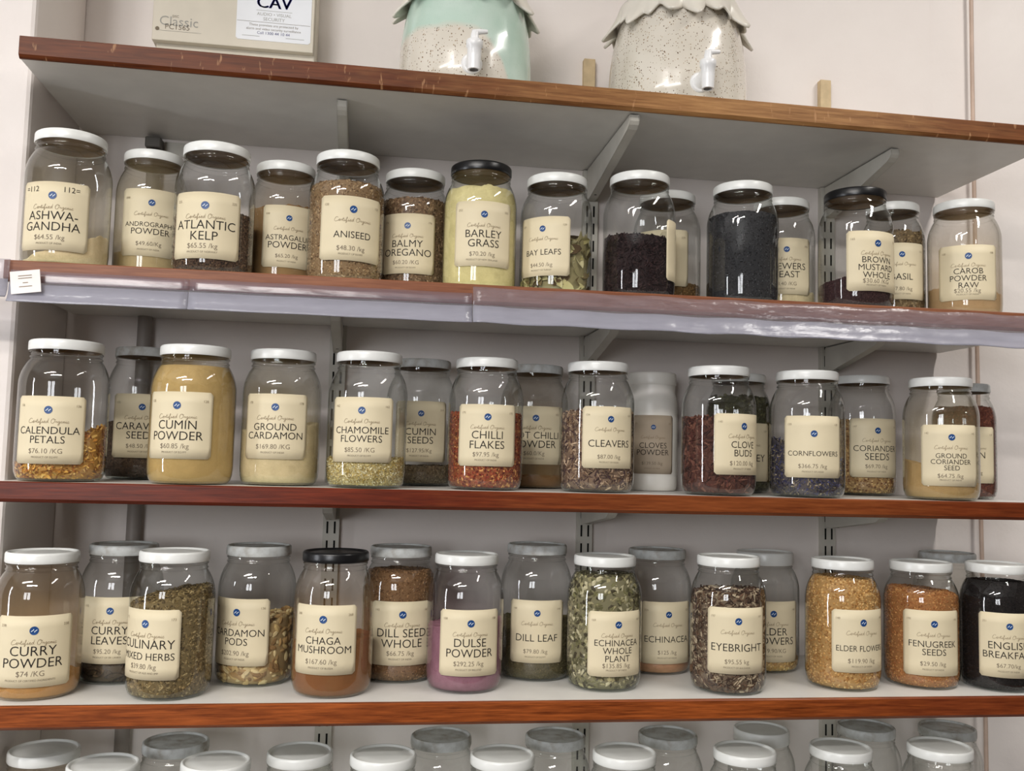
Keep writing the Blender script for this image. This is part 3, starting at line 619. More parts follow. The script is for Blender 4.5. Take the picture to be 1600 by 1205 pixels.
 {'k': 'B15', 'x': 0.823, 'y': 0.064, 'z': -0.0403, 'rl': 0.0429, 'R': 0.0515, 'H': 0.174, 'az': 0.577, 'lid': 'white', 'lab': (-0.3, 0.792, 0.0197, 0.1055), 'tx': (['GROUND', 'CORIANDER', 'SEED'], '$64.75 /kg', '142', '142', 'INDIA'), 'fill': ('powder', 0, [(200, 160, 98)], 0.0535, 0.0268, 'ground_spice', 'powder', 'tan powder banked up on the left'), 'film': ((178, 158, 116), 0.25)},
 {'k': 'B16', 'x': 0.9216, 'y': 0.155, 'z': -0.0405, 'rl': 0.0385, 'R': 0.0462, 'H': 0.1761, 'az': 0.597, 'lid': 'dusty', 'lab': (-0.352, 0.83, 0.0238, 0.109), 'tx': (['CORN', 'SILK'], '$84.10 /kg', '119', '119', 'INDIA'), 'fill': ('flake', 0.005, [(112, 56, 42), (132, 72, 52), (92, 44, 34)], 0.1392, 0.1392, 'dried_silk', 'herb', 'reddish brown shreds')},
 {'k': 'C1', 'x': -0.3952, 'y': 0.0693, 'z': -0.2994, 'rl': 0.0427, 'R': 0.0513, 'H': 0.1731, 'az': -0.302, 'lid': 'white', 'lab': (0.217, 0.884, 0.0168, 0.1007), 'tx': (['CURRY', 'POWDER'], '$74 /KG', '238', '238', 'CERTIFIED INGREDIENTS'), 'fill': ('powder', 0, [(202, 145, 76)], 0.0146, 0.0235, 'ground_spice', 'powder', 'orange tan powder with dusty streaks'), 'film': ((208, 168, 114), 0.22)},
 {'k': 'C2', 'x': -0.3176, 'y': 0.15, 'z': -0.2997, 'rl': 0.0439, 'R': 0.0527, 'H': 0.1762, 'az': -0.231, 'lid': 'dusty', 'lab': (-0.018, 0.769, 0.0276, 0.1118), 'tx': (['CURRY', 'LEAVES'], '$95.20 /kg', '112', '112', 'SRI LANKA'), 'fill': ('leaf', 0.02, [(72, 56, 42), (96, 76, 52), (52, 42, 32), (112, 96, 68)], 0.026, 0.0276, 'dried_leaves', 'leaves', 'dark curled curry leaves')},
 {'k': 'C3', 'x': -0.2358, 'y': 0.064, 'z': -0.3, 'rl': 0.0429, 'R': 0.0515, 'H': 0.1766, 'az': -0.184, 'lid': 'white', 'lab': (-0.431, 0.838, 0.0256, 0.1093), 'tx': (['CULINARY', 'MIXED HERBS'], '$39.80 /kg', '173', '173', 'AUS AND IMP'), 'fill': ('flake', 0.005, [(138, 114, 68), (112, 92, 52), (164, 142, 94), (88, 72, 44)], 0.1139, 0.1307, 'dried_herb', 'herb', 'green brown mixed herbs sloping up to the right')},
 {'k': 'C4', 'x': -0.1389, 'y': 0.1306, 'z': -0.3004, 'rl': 0.0428, 'R': 0.0513, 'H': 0.1789, 'az': -0.104, 'lid': 'dusty', 'lab': (-0.4, 0.838, 0.0277, 0.1132), 'tx': (['CARDAMON', 'PODS'], '$202.90 /kg', '136', '136', 'INDIA'), 'fill': ('pod', 0.013, [(192, 162, 102), (168, 132, 78), (212, 188, 134), (144, 108, 62)], 0.0537, 0.0879, 'seed_pods', 'pods', 'tan cardamom pods heaped to the right')},
 {'k': 'C5', 'x': -0.0346, 'y': 0.0684, 'z': -0.3008, 'rl': 0.0427, 'R': 0.0513, 'H': 0.1782, 'az': -0.027, 'lid': 'black', 'lab': (-0.223, 0.84, 0.0297, 0.1151), 'tx': (['CHAGA', 'MUSHROOM'], '$167.60 /kg', '268', '268', 'RUSSIA'), 'fill': ('powder', 0, [(134, 74, 38)], 0.0641, 0.0711, 'ground_mushroom', 'powder', 'rust brown powder below a tan film'), 'film': ((176, 138, 90), 0.22)},
 {'k': 'C6', 'x': 0.053, 'y': 0.1463, 'z': -0.3012, 'rl': 0.0428, 'R': 0.0513, 'H': 0.1787, 'az': 0.039, 'lid': 'dusty', 'lab': (0.054, 0.861, 0.0245, 0.1087), 'tx': (['DILL SEED', 'WHOLE'], '$66.75 /kg', '143', '143', 'INDIA'), 'fill': ('seed', 0.0042, [(138, 98, 60), (162, 122, 80), (108, 74, 44)], 0.1452, 0.1452, 'seeds', 'seeds', 'brown dill seed filling the jar')},
 {'k': 'C7', 'x': 0.139, 'y': 0.0858, 'z': -0.3015, 'rl': 0.0428, 'R': 0.0513, 'H': 0.1756, 'az': 0.108, 'lid': 'white', 'lab': (0.045, 0.822, 0.0233, 0.1075), 'tx': (['DULSE', 'POWDER'], '$292.25 /kg', '108', '108', 'IRELAND'), 'fill': ('powder', 0, [(152, 104, 120)], 0.0823, 0.088, 'ground_seaweed', 'powder', 'mauve pink powder'), 'film': ((176, 134, 152), 0.05)},
 {'k': 'C8', 'x': 0.2473, 'y': 0.1516, 'z': -0.3019, 'rl': 0.0427, 'R': 0.0513, 'H': 0.184, 'az': 0.181, 'lid': 'dusty', 'lab': (-0.14, 0.775, 0.0258, 0.1106), 'tx': (['DILL LEAF'], '$79.80 /kg', '144', '144', 'EGYPT'), 'fill': ('grain', 0.0021, [(92, 82, 50), (76, 68, 42), (112, 100, 64)], 0.0802, 0.0802, 'dried_herb', 'herb', 'dark olive crumbled dill leaf')},
 {'k': 'C9', 'x': 0.3315, 'y': 0.0886, 'z': -0.3023, 'rl': 0.0428, 'R': 0.0513, 'H': 0.1754, 'az': 0.252, 'lid': 'white', 'lab': (0.137, 0.81, 0.0212, 0.106), 'tx': (['ECHINACEA', 'WHOLE', 'PLANT'], '$135.85 /kg', '169', '169', 'INDIA'), 'fill': ('flake', 0.0095, [(122, 117, 74), (162, 152, 108), (86, 82, 52), (196, 186, 148), (72, 64, 44)], 0.1504, 0.1504, 'chopped_herb', 'herb', 'green and straw coloured chopped plant')},
 {'k': 'C10', 'x': 0.4368, 'y': 0.1858, 'z': -0.3027, 'rl': 0.0428, 'R': 0.0513, 'H': 0.1763, 'az': 0.305, 'lid': 'dusty', 'lab': (0.051, 0.791, 0.0167, 0.1046), 'tx': (['ECHINACEA'], '$125 /kg', '325', '325', 'INDIA'), 'fill': ('powder', 0, [(192, 138, 98)], 0.0185, 0.0203, 'ground_root', 'powder', 'pinkish brown powder')},
 {'k': 'C11', 'x': 0.5009, 'y': 0.064, 'z': -0.3029, 'rl': 0.0428, 'R': 0.0513, 'H': 0.1794, 'az': 0.377, 'lid': 'white', 'lab': (-0.106, 0.811, 0.0287, 0.1153), 'tx': (['EYEBRIGHT'], '$95.55 kg', '197', '197', 'BULGARIA'), 'fill': ('stalk', 0.008, [(86, 62, 46), (66, 46, 36), (112, 84, 64), (186, 166, 136)], 0.1288, 0.1321, 'chopped_herb', 'herb', 'dark brown chopped eyebright with pale stalks')},
 {'k': 'C12', 'x': 0.6101, 'y': 0.1927, 'z': -0.3033, 'rl': 0.0428, 'R': 0.0513, 'H': 0.1743, 'az': 0.413, 'lid': 'white', 'lab': (-0.151, 0.838, 0.017, 0.1052), 'tx': (['ELDER', 'FLOWERS'], '$119.90/KG', '148', '148', 'INDIA'), 'fill': ('grain', 0.0045, [(212, 168, 88), (230, 196, 128), (182, 134, 64)], 0.016, 0.0179, 'dried_flowers', 'flowers', 'low layer of golden elder flowers')},
 {'k': 'C13', 'x': 0.6776, 'y': 0.0791, 'z': -0.3036, 'rl': 0.0427, 'R': 0.0513, 'H': 0.1759, 'az': 0.487, 'lid': 'white', 'lab': (0.073, 0.838, 0.0264, 0.1109), 'tx': (['ELDER FLOWERS'], '$119.90 /kg', '148', '148', 'INDIA'), 'fill': ('grain', 0.0042, [(202, 152, 78), (222, 178, 108), (172, 120, 54)], 0.1517, 0.1464, 'dried_flowers', 'flowers', 'golden elder flowers filling the jar')},
 {'k': 'C14', 'x': 0.8023, 'y': 0.0848, 'z': -0.3041, 'rl': 0.0428, 'R': 0.0513, 'H': 0.1733, 'az': 0.558, 'lid': 'white', 'lab': (-0.22, 0.81, 0.0198, 0.1094), 'tx': (['FENUGREEK', 'SEEDS'], '$29.50 /kg', '190', '190', 'INDIA'), 'fill': ('grain', 0.0035, [(182, 118, 58), (162, 98, 44), (202, 144, 78)], 0.1341, 0.1288, 'seeds', 'seeds', 'orange brown fenugreek seeds')},
 {'k': 'C15', 'x': 0.9, 'y': 0.17, 'z': -0.3045, 'rl': 0.0417, 'R': 0.0501, 'H': 0.1789, 'az': 0.581, 'lid': 'dusty'},
 {'k': 'C16', 'x': 0.9078, 'y': 0.064, 'z': -0.3045, 'rl': 0.0413, 'R': 0.0496, 'H': 0.1742, 'az': 0.623, 'lid': 'white', 'lab': (-0.299, 0.805, 0.0205, 0.1091), 'tx': (['ENGLISH', 'BREAKFAST'], '$67.70/kg', '251', '251', 'INDIA'), 'fill': ('grain', 0.003, [(31, 27, 27), (44, 38, 38), (23, 21, 21)], 0.1506, 0.1488, 'loose_tea', 'tea', 'black fine tea leaves')},
 {'k': 'D1', 'x': -0.3981, 'y': 0.132, 'z': -0.563, 'rl': 0.0434, 'R': 0.052, 'H': 0.1778, 'az': -0.29, 'lid': 'white'},
 {'k': 'D2', 'x': -0.3078, 'y': 0.064, 'z': -0.563, 'rl': 0.0428, 'R': 0.0514, 'H': 0.1787, 'az': -0.239, 'lid': 'white'},
 {'k': 'D3', 'x': -0.2394, 'y': 0.158, 'z': -0.563, 'rl': 0.0432, 'R': 0.0519, 'H': 0.1773, 'az': -0.174, 'lid': 'dusty'},
 {'k': 'D4', 'x': -0.1732, 'y': 0.064, 'z': -0.563, 'rl': 0.0428, 'R': 0.0514, 'H': 0.1787, 'az': -0.136, 'lid': 'white'},
 {'k': 'D5', 'x': -0.0721, 'y': 0.1015, 'z': -0.563, 'rl': 0.0427, 'R': 0.0513, 'H': 0.1772, 'az': -0.055, 'lid': 'white'},
 {'k': 'D6', 'x': 0.0354, 'y': 0.0674, 'z': -0.563, 'rl': 0.0427, 'R': 0.0513, 'H': 0.1815, 'az': 0.028, 'lid': 'white'},
 {'k': 'D7', 'x': 0.1183, 'y': 0.1655, 'z': -0.563, 'rl': 0.0428, 'R': 0.0513, 'H': 0.1758, 'az': 0.086, 'lid': 'dusty'},
 {'k': 'D8', 'x': 0.1921, 'y': 0.071, 'z': -0.563, 'rl': 0.0428, 'R': 0.0513, 'H': 0.1773, 'az': 0.15, 'lid': 'white'},
 {'k': 'D9', 'x': 0.28, 'y': 0.1542, 'z': -0.563, 'rl': 0.0428, 'R': 0.0513, 'H': 0.1762, 'az': 0.204, 'lid': 'dusty'},
 {'k': 'D10', 'x': 0.3575, 'y': 0.0683, 'z': -0.563, 'rl': 0.0428, 'R': 0.0513, 'H': 0.1776, 'az': 0.275, 'lid': 'white'},
 {'k': 'D11', 'x': 0.4482, 'y': 0.161, 'z': -0.563, 'rl': 0.0428, 'R': 0.0513, 'H': 0.1735, 'az': 0.318, 'lid': 'dusty'},
 {'k': 'D12', 'x': 0.529, 'y': 0.0713, 'z': -0.563, 'rl': 0.0428, 'R': 0.0513, 'H': 0.1755, 'az': 0.394, 'lid': 'white'},
 {'k': 'D13', 'x': 0.596, 'y': 0.17, 'z': -0.563, 'rl': 0.0406, 'R': 0.0487, 'H': 0.1752, 'az': 0.41, 'lid': 'white'},
 {'k': 'D14', 'x': 0.6773, 'y': 0.0851, 'z': -0.563, 'rl': 0.0428, 'R': 0.0513, 'H': 0.1727, 'az': 0.485, 'lid': 'white'},
 {'k': 'D15', 'x': 0.7716, 'y': 0.1852, 'z': -0.563, 'rl': 0.0428, 'R': 0.0513, 'H': 0.172, 'az': 0.508, 'lid': 'dusty'},
 {'k': 'D16', 'x': 0.8159, 'y': 0.064, 'z': -0.563, 'rl': 0.0438, 'R': 0.0525, 'H': 0.1772, 'az': 0.573, 'lid': 'white'},
 {'k': 'D17', 'x': 0.9102, 'y': 0.19, 'z': -0.563, 'rl': 0.0422, 'R': 0.0507, 'H': 0.1669, 'az': 0.579, 'lid': 'dusty'},
]


def glass_profile(R, rn, H):
    zn = H-.0165                                    # where the neck meets the lid
    q = [(.0001, .0022), (R*.70, .0022), (R*.80, .0006), (R*.88, .0008), (R*.945, .0045), (R*.985, .0115), (R, .021),
         (R, H*.40), (R, H*.680), (R*.992, H*.713), (R*.970, H*.750), (R*.935, H*.785), (R*.890, H*.817), (R*.845, H*.843), (rn*1.025, H*.862),
         (rn, zn-.0062), (rn*1.03, zn-.0052), (rn*1.03, zn-.0040), (rn, zn-.0030), (rn*1.0, zn), (rn*1.035, zn+.0008), (rn*1.035, zn+.0022), (rn, zn+.003), (rn, H-.003)]
    return q
def inner_r(prof, z):
    zs = [p[1] for p in prof[2:]]; rs = [p[0] for p in prof[2:]]
    return float(np.interp(z, zs, rs))

def lid_mesh(r, H, h=.0128):
    z0 = H-h
    return [(r*.93, z0+.001), (r*.985, z0), (r*1.0, z0+.0012), (r, z0+h*.35), (r*.998, H-.0028), (r*.985, H-.0011), (r*.955, H), (r*.925, H-.0001), (r*.90, H-.0011), (r*.885, H-.0026), (r*.86, H-.0030), (r*.80, H-.0026), (r*.77, H-.0019), (r*.4, H-.0016), (.0001, H-.0016)]

def piece_shape(kind, s):
    """one grain, flake, leaf ... as verts, tris, long axis x, thin axis z"""
    if kind in ('grain',):
        a = s*.5; V = [(a,0,0),(-a,0,0),(0,a,0),(0,-a,0),(0,0,a*.85),(0,0,-a*.85)]
        return V, [(0,2,4),(2,1,4),(1,3,4),(3,0,4),(2,0,5),(1,2,5),(3,1,5),(0,3,5)]
    if kind == 'seed':
        a, b = s*.55, s*.24; V = [(a,0,0),(-a,0,0),(0,b,0),(0,-b,0),(0,0,b),(0,0,-b)]
        return V, [(0,2,4),(2,1,4),(1,3,4),(3,0,4),(2,0,5),(1,2,5),(3,1,5),(0,3,5)]
    if kind == 'stalk':
        a, b = s*.6, s*.13; V = [(-a,-b,-b),(-a,b,-b),(-a,0,b),(0,-b,-b*.2),(0,b,-b*.2),(0,0,b*1.8),(a,-b,-b),(a,b,-b),(a,0,b)]
        F = []
        for k in (0, 3): F += [(k,k+1,k+4),(k,k+4,k+3),(k+1,k+2,k+5),(k+1,k+5,k+4),(k+2,k,k+3),(k+2,k+3,k+5)]
        return V, F + [(0,2,1),(6,7,8)]
    if kind == 'flake':
        a, b, c = s*.5, s*.33, s*.10; V = [(a,b*.2,c),(a*.3,b,0),(-a*.6,b*.8,-c),(-a,-b*.3,c),(-a*.1,-b,0),(a*.7,-b*.7,-c),(0,0,c*1.4),(0,0,-c*.6)]
        F = [(i,(i+1) % 6,6) for i in range(6)] + [((i+1) % 6,i,7) for i in range(6)]
        return V, F
    if kind == 'petal':
        n = 4; V = []; F = []
        for i in range(n+1):
            t = i/n-.5; wd = s*.13*(1-1.6*t*t); zz = s*.25*(t*t*4)*.8
            V += [(s*t, -wd, zz), (s*t, wd, zz+wd*.6)]
        for i in range(n): k = 2*i; F += [(k,k+2,k+3),(k,k+3,k+1)]
        return V, F
    if kind == 'leaf':
        n = 6; V = []; F = []
        for i in range(n+1):
            t = i/n-.5; wd = s*.21*max(.02, (1-4*t*t))**.8; zz = s*.10*(t*t*4)
            V += [(s*t, -wd, zz+wd*.35), (s*t, 0, zz), (s*t, wd, zz+wd*.35)]
        for i in range(n):
            k = 3*i
            for q in (0, 1): F += [(k+q,k+q+3,k+q+4),(k+q,k+q+4,k+q+1)]
        return V, F
    if kind == 'pod':
        V = []; F = []; n = 5; m_ = 6
        for i in range(n+1):
            t = i/n-.5; rd = s*.26*max(.04, 1-4*t*t)**.7
            for k in range(m_): a = 2*math.pi*k/m_; V.append((s*t, rd*math.cos(a), rd*math.sin(a)*.85))
        for i in range(n):
            for k in range(m_):
                k2 = (k+1) % m_; F += [(i*m_+k, i*m_+k2, (i+1)*m_+k2), (i*m_+k, (i+1)*m_+k2, (i+1)*m_+k)]
        return V, F

def fill_object(j, prof):
    kind, size, pal, zl, zr, nm, cat, desc = j['fill']
    R, H, az = j['R'], j['H'], j['az']
    pal_l = np.array([s2l(c) for c in pal]); lum_ = pal_l @ np.array([.2126, .7152, .0722])
    pal_l = (lum_[:, None] + .90*(pal_l-lum_[:, None]))*(.86 if kind == 'powder' else .95)
    rx, ry = math.cos(az), -math.sin(az)             # the jar's right hand as seen from the shop side
    slope = (zr-zl)/(2*R*.75); mid = (zl+zr)/2
    k1, k2, k3 = rng.uniform(0, 6.28, 3)
    rough = .0018 if kind == 'powder' else max(.0008, size*.22)
    zmax = H-.0262
    def top(x, y):
        u = x*rx + y*ry
        h = mid + slope*u + rough*(np.sin(x*160+k1)*np.cos(y*140+k2) + .7*np.sin((x+y)*330+k3))
        return np.clip(h, .006, zmax)
    inset = .0016 + (0 if kind == 'powder' else size*.18)
    seg, nz, nr = 64, 26, 14
    A = np.linspace(0, 2*math.pi, seg, endpoint=False); V = []
    for jz in range(nz+1):
        t = jz/nz
        for a in A:
            ca, sa = math.cos(a), math.sin(a)
            hr = top(ca*R*.94, sa*R*.94); z = .0034 + (hr-.0034)*t
            rr = max(.01, inner_r(prof, z) - inset); V.append((rr*ca, rr*sa, z))
    edge = V[-seg:]
    for q in range(1, nr):
        f = 1-q/nr
        for i in range(seg):
            x, y = edge[i][0]*f, edge[i][1]*f; V.append((x, y, float(top(x, y))))
    V.append((0, 0, float(top(0., 0.)))); V.append((0, 0, .0034)); F = []
    rowsN = nz+nr
    for q in range(rowsN-1):
        for i in range(seg):
            i2 = (i+1) % seg; F.append((q*seg+i, q*seg+i2, (q+1)*seg+i2, (q+1)*seg+i))
    c, b = len(V)-2, len(V)-1
    for i in range(seg):
        i2 = (i+1) % seg; F.append(((rowsN-1)*seg+i, (rowsN-1)*seg+i2, c)); F.append((i2, i, b))
    V = np.array(V); base_col = pal_l.mean(0)*(1 if kind == 'powder' else .8)
    cols = np.tile(base_col, (len(V), 1))
    quads = F; parts_v = [V]; tris = []; nv = len(V); smooth_n = len(F)
    if kind != 'powder':
        # scatter the pieces over the side and the top of the heap
        sv, sf = piece_shape(kind, 1.0); sv = np.array(sv); sf = np.array(sf)
        cover = {'grain': .50, 'seed': .26, 'stalk': .22, 'flake': .34, 'petal': .16, 'leaf': .22, 'pod': .40}[kind]*size*size
        hm = float(np.mean([p[2] for p in edge])); area_side = 2*math.pi*R*hm; area_top = math.pi*R*R
        ns = int(min(5200, 1.15*area_side/cover)); ntp = int(min(2600, 1.15*area_top/cover))
        th = rng.uniform(0, 2*math.pi, ns); u = rng.uniform(0, 1, ns)
        P = np.zeros((ns+ntp, 3)); N = np.zeros((ns+ntp, 3))
        ct, st_ = np.cos(th), np.sin(th)
        hz = top(ct*R*.94, st_*R*.94); z = .004 + (hz-.004)*u
        rr = np.array([inner_r(prof, zz) for zz in z]) - inset - rng.uniform(0, size*.12, ns)
        P[:ns] = np.c_[rr*ct, rr*st_, z]; N[:ns] = np.c_[ct, st_, np.where(z < .014, -.6, 0)]
        th = rng.uniform(0, 2*math.pi, ntp); rad = np.sqrt(rng.uniform(0, 1, ntp))
        ro = np.array([inner_r(prof, float(hh)) for hh in top(np.cos(th)*R*.9, np.sin(th)*R*.9)]) - inset - size*.25
        xx, yy = ro*rad*np.cos(th), ro*rad*np.sin(th); P[ns:] = np.c_[xx, yy, top(xx, yy) + rng.uniform(-.05, .25, ntp)*size*.4]
        N[ns:] = (0, 0, 1); n = ns+ntp
        N += rng.normal(0, .30 if kind not in ('leaf',) else .18, (n, 3)); N /= np.linalg.norm(N, axis=1)[:, None]
        T = np.cross(N, rng.normal(size=(n, 3))); T /= np.linalg.norm(T, axis=1)[:, None]; B = np.cross(N, T)
        sc = size*rng.uniform(.65, 1.25, n)
        W = (sv[None, :, 0, None]*T[:, None, :] + sv[None, :, 1, None]*B[:, None, :] + sv[None, :, 2, None]*N[:, None, :])*sc[:, None, None] + P[:, None, :]
        W = W.reshape(-1, 3)
        # keep every corner inside the glass
        rr = np.hypot(W[:, 0], W[:, 1]); lim = np.interp(W[:, 2], [p[1] for p in prof[2:]], [p[0] for p in prof[2:]]) - .0010
        f = np.minimum(1, lim/np.maximum(rr, 1e-6)); W[:, 0] *= f; W[:, 1] *= f; W[:, 2] = np.clip(W[:, 2], .0030, zmax+.002)
        parts_v.append(W); k = len(sv)
        tris = (sf[None] + (np.arange(n)*k)[:, None, None] + nv).reshape(-1, 3)
        ci = pal_l[rng.integers(0, len(pal_l), n)]*rng.uniform(.78, 1.18, (n, 1))
        cols = np.vstack([cols, np.repeat(np.clip(ci, 0, 1), k, 0)])
    AV = np.vstack(parts_v).astype(np.float32)
    lens = [len(f) for f in quads] + [3]*len(tris)
    loops = np.concatenate([np.array([i for f in quads for i in f], dtype=np.int32), np.asarray(tris, dtype=np.int32).reshape(-1)])
    starts = np.concatenate([[0], np.cumsum(lens)[:-1]]).astype(np.int32)
    me = bpy.data.meshes.new(nm); me.vertices.add(len(AV)); me.vertices.foreach_set('co', AV.ravel())
    me.loops.add(len(loops)); me.loops.foreach_set('vertex_index', loops)
    me.polygons.add(len(lens)); me.polygons.foreach_set('loop_start', starts)
    try: me.polygons.foreach_set('loop_total', np.array(lens, dtype=np.int32))
    except Exception: pass
    sm = np.zeros(len(lens), dtype=bool); sm[:smooth_n] = True; me.polygons.foreach_set('use_smooth', sm)
    at = me.attributes.new('piece_colour', 'FLOAT_COLOR', 'POINT')
    at.data.foreach_set('color', np.c_[cols, np.ones(len(cols))].astype(np.float32).ravel())
    me.update(); me.validate()
    me.materials.append(M['powder' if kind == 'powder' else 'pieces'])
    o = bpy.data.objects.new(nm, me); COL.objects.link(o); o.location = (j['x'], j['y'], j['z']+.0003)
    return tag(o, desc + ' inside ' + j['who'], cat, None, 'stuff')

def bend(R, a0, off):
    def fn(P):                                       # x = arc length from the label's middle, y = height
        a = a0 + P[:, 0]/R
        return np.c_[(R+off)*np.sin(a), -(R+off)*np.cos(a), P[:, 1]]
    return fn

def jar_label(j, root, prof):
    ac, ha, zb, zt = j['lab']; R = j['R']
    lines, price, cl, cr, origin = j['tx']
    wd = 2*ha*R; ht = zt-zb; n = 24; m_ = 6
    fn = bend(R, ac, .0004)
    rc = .0035; P = []; F = []
    for i in range(n+1):
        x = -wd/2 + wd*i/n
        d = max(0, rc-(wd/2-abs(x))); cut = rc-math.sqrt(max(0, rc*rc-d*d))
        for q in range(m_+1): P.append((x, zb+cut + (ht-2*cut)*q/m_))
    for i in range(n):
        for q in range(m_): k = i*(m_+1)+q; F.append((k, k+m_+1, k+m_+2, k+1))
    P = np.array(P); pm = M['paper_shade'] if j['k'] == 'B10' else M['paper']
    lab = MB().add(fn(P), F).build('label', pm, root, smooth=70)
    sd = lab.modifiers.new('t', 'SOLIDIFY'); sd.thickness = .00025; sd.offset = -1
    L_ = Lettering()
    Y = lambda f: zt - ht*f
    nl = len(lines)
    cap = {0: .1, 1: .118, 2: .122, 3: .096}[nl]*wd
    if j['k'] in ('B1', 'B4', 'B5', 'C5', 'C4', 'A2', 'A8', 'A5', 'B15', 'B11', 'C14', 'B13'): cap *= .84
    pitch = cap*1.28; yc = {1: .60, 2: .575, 3: .605}.get(nl, .5)
    y0 = Y(yc) + (nl-1)*pitch/2 - cap/2
    for i, s_ in enumerate(lines): L_.text(s_, 0, 0, y0-i*pitch, cap, wd*.86)
    if price: L_.text(price, 1, -.02*wd, Y(.845 if nl < 3 else .865), .068*wd, wd*.55)
    if origin: L_.text('PRODUCT OF ' + origin, 1, -.02*wd, Y(.915), .026*wd, wd*.62)
    if cl: L_.text(cl, 2, -.40*wd, Y(.155), .034*wd)
    if cr: L_.text(cr, 2, .40*wd, Y(.155), .034*wd)
    if lines and j['k'] != 'B13': L_.put(SCR[0], SCR[1], 2, 0, Y(.40), .56*wd/SCR[2])
    # a hanging side label shows only its edge: the writing faces away
    L_.build('lettering', [M['ink'], M['ink_grey'], M['ink_faint']], bend(R, ac, .0007), lab)
    E = Lettering(); er = .056*wd; ey = Y(.205 if j['k'] != 'B13' else .29)
    E.put([(math.cos(a)*er, math.sin(a)*er) for a in np.linspace(0, 2*math.pi, 25)[:-1]], [tuple(range(24))], 0, 0, ey, 1)
    for sx in (-1, 1):
        v, f = ribbon([(-.55*sx, -.35*sx), (-.25*sx, -.02*sx), (.02*sx, .10*sx), (.10*sx, .42*sx)], .22)
        E.put(v+np.array([.22*sx*-1, .05*sx]), f, 1, 0, ey+.0, er*.8)
    V = np.vstack(E.V); mb = MB(); off = np.array([.0007]*24 + [.0009]*(len(V)-24)); a = ac + V[:, 0]/R
    mb.v = [tuple(map(float, q)) for q in np.c_[(R+off)*np.sin(a), -(R+off)*np.cos(a), V[:, 1]]]; mb.n = len(V); mb.f = E.F; mb.m = E.M
    mb.build('emblem', [M['emblem_blue'], M['emblem_white']], lab)
    return lab

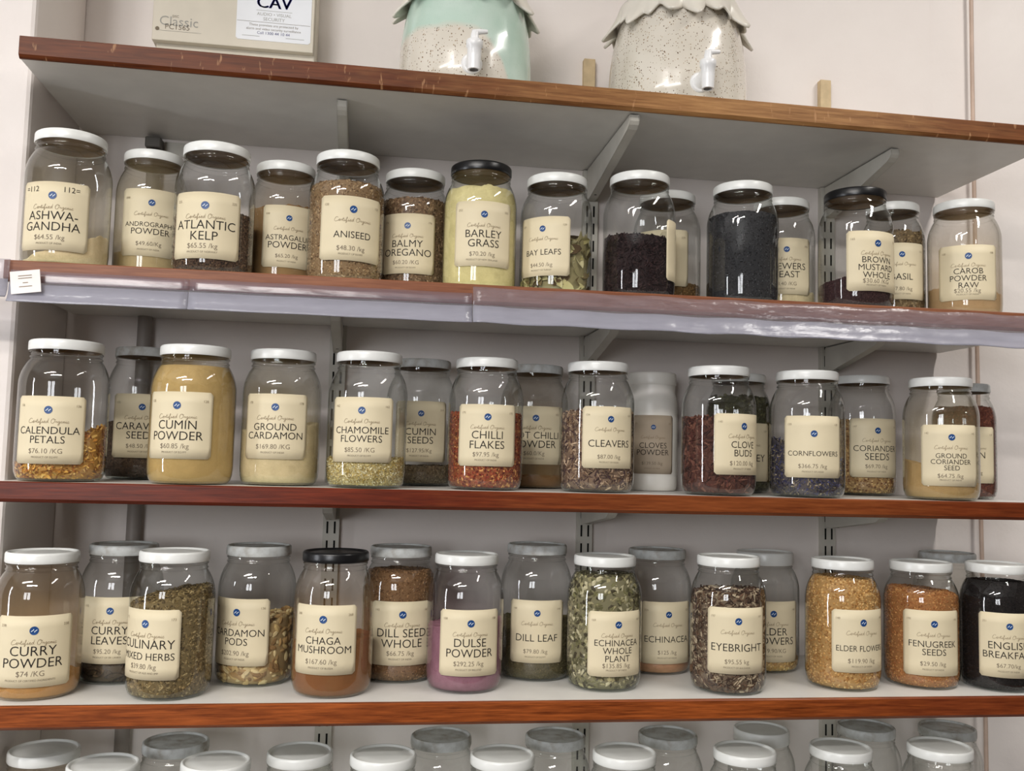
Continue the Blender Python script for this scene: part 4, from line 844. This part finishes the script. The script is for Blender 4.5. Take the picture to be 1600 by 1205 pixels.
ROW = {'A': 'upper row of jars', 'B': 'middle row of jars', 'C': 'lower row of jars', 'D': 'bottom row of jars cut by the frame'}
ORD = ['first', 'second', 'third', 'fourth', 'fifth', 'sixth', 'seventh', 'eighth', 'ninth', 'tenth']
front_n = back_n = 0
for j in JARS:
    k = j['k']; R, rl, H = j['R'], j['rl'], j['H']
    root = empty('spice_jar', (j['x'], j['y'], j['z']+.0003)); plastic = k == 'B10'
    lidw = {'white': 'white', 'black': 'black', 'dusty': 'greyish white'}[j['lid']]
    if j.get('tx') and j['tx'][0]:
        nm = ' '.join(j['tx'][0]).replace('- ', '-'); j['who'] = 'the %s jar' % nm
        if k in ('C12', 'C13'): j['who'] = 'the %s ELDER FLOWERS jar' % {'C12': 'half hidden back', 'C13': 'full front'}[k]
        lab = '%s jar with %s lid and cream label reading %s' % ('white plastic' if plastic else 'clear glass', lidw, nm)
        if k == 'C12': lab = 'low filled glass jar reading ELDER FLOWERS, set back behind EYEBRIGHT'
        if k == 'C13': lab = 'front glass jar reading ELDER FLOWERS, filled to the shoulder with golden flowers'
        if k == 'B12': lab = 'half hidden glass jar of green herb behind the CLOVE BUDS jar'; j['who'] = 'the jar behind CLOVE BUDS'
        if k == 'B16': lab = 'half hidden jar of reddish shreds at right end, behind GROUND CORIANDER SEED'; j['who'] = 'the jar at the right end behind GROUND CORIANDER SEED'
        if k == 'A12': lab = 'half hidden jar of pale yeast powder behind the unlabelled black grain jar'; j['who'] = 'the jar behind the black grain jar'
    elif k == 'A9': lab = 'glass jar of black twisted tea whose label is turned to the side'; j['who'] = 'the jar with its label turned sideways'
    elif k == 'A10': lab = 'nearly empty glass jar half hidden behind the black twisted tea jar'; j['who'] = 'the jar behind the black tea jar'
    elif k == 'A11': lab = 'white lidded glass jar full of fine black grains, no label showing'; j['who'] = 'the unlabelled jar'
    elif k == 'C15': lab = 'dusty lidded jar half hidden behind FENUGREEK SEEDS and ENGLISH BREAKFAST'
    else:
        if k in ('D3', 'D7', 'D9', 'D11', 'D13', 'D15', 'D17'):
            lab = '%s from left of the dull lidded back jars in bottom row cut off by frame' % ORD[back_n]; back_n += 1
        else:
            lab = '%s from left of the white lidded front jars in bottom row cut off by frame' % ORD[front_n]; front_n += 1
    tag(root, lab, 'jar', ROW[k[0]])
    if plastic:
        q = [(.0001, 0), (R*.9, 0), (R*.97, .003), (R, .010), (R, .020), (R*.985, .022), (R, .024), (R, H*.62), (R*.985, H*.64), (R, H*.66), (R*.99, H*.73), (R*.94, H*.80), (R*.90, H*.825), (R*.90, H*.90), (R*.88, H-.006)]
        MB().lathe(q, 64).build('tub_body', M['plastic_white'], root, smooth=40)
        lp = lid_mesh(rl, H, .019); MB().lathe(lp, 64).build('lid', M['plastic_white'], root, smooth=35)
        jar_label(j, root, q); continue
    prof = glass_profile(R, rl*.945, H)
    g = MB().lathe(prof, 64).build('glass_body', M['glass'], root, smooth=60)
    fc, fa = j.get('film', ((205, 200, 186), 0 if k in ('A9', 'A11', 'A13', 'C16') else .018))
    if k in ('C15',): fc, fa = (200, 186, 160), .35
    if k == 'D1': fc, fa = (200, 170, 130), .35
    g['film_colour'] = [float(v) for v in s2l(fc)]; g['film_amount'] = float(fa)
    lm = MB().lathe(lid_mesh(rl, H, .0185 if k in ('C12', 'D13') else .0128), 64)
    lo = lm.build('lid', M['lid_'+j['lid']], root, smooth=35)
    MB().lathe([(rl*.93, H-.0122), (rl*.925, H-.0045), (.0001, H-.0045)], 64).build('lid_lining', M['lid_inside'], lo, smooth=35)   # lacquered inside, seen from below through the glass
    if j.get('lab'): jar_label(j, root, prof)
    if k == 'A1':                                    # felt pen marks on the glass above the label's emblem
        L_ = Lettering(); W_ = .0875; zt = j['lab'][3]
        L_.text('=112', 0, -.027, zt-.0125, .0065); L_.text('112=', 0, .022, zt-.0125, .0065)
        L_.build('pen_marks', [M['ink']], bend(R, j['lab'][0], .0008), root)
    if j.get('fill'): fill_object(j, prof)
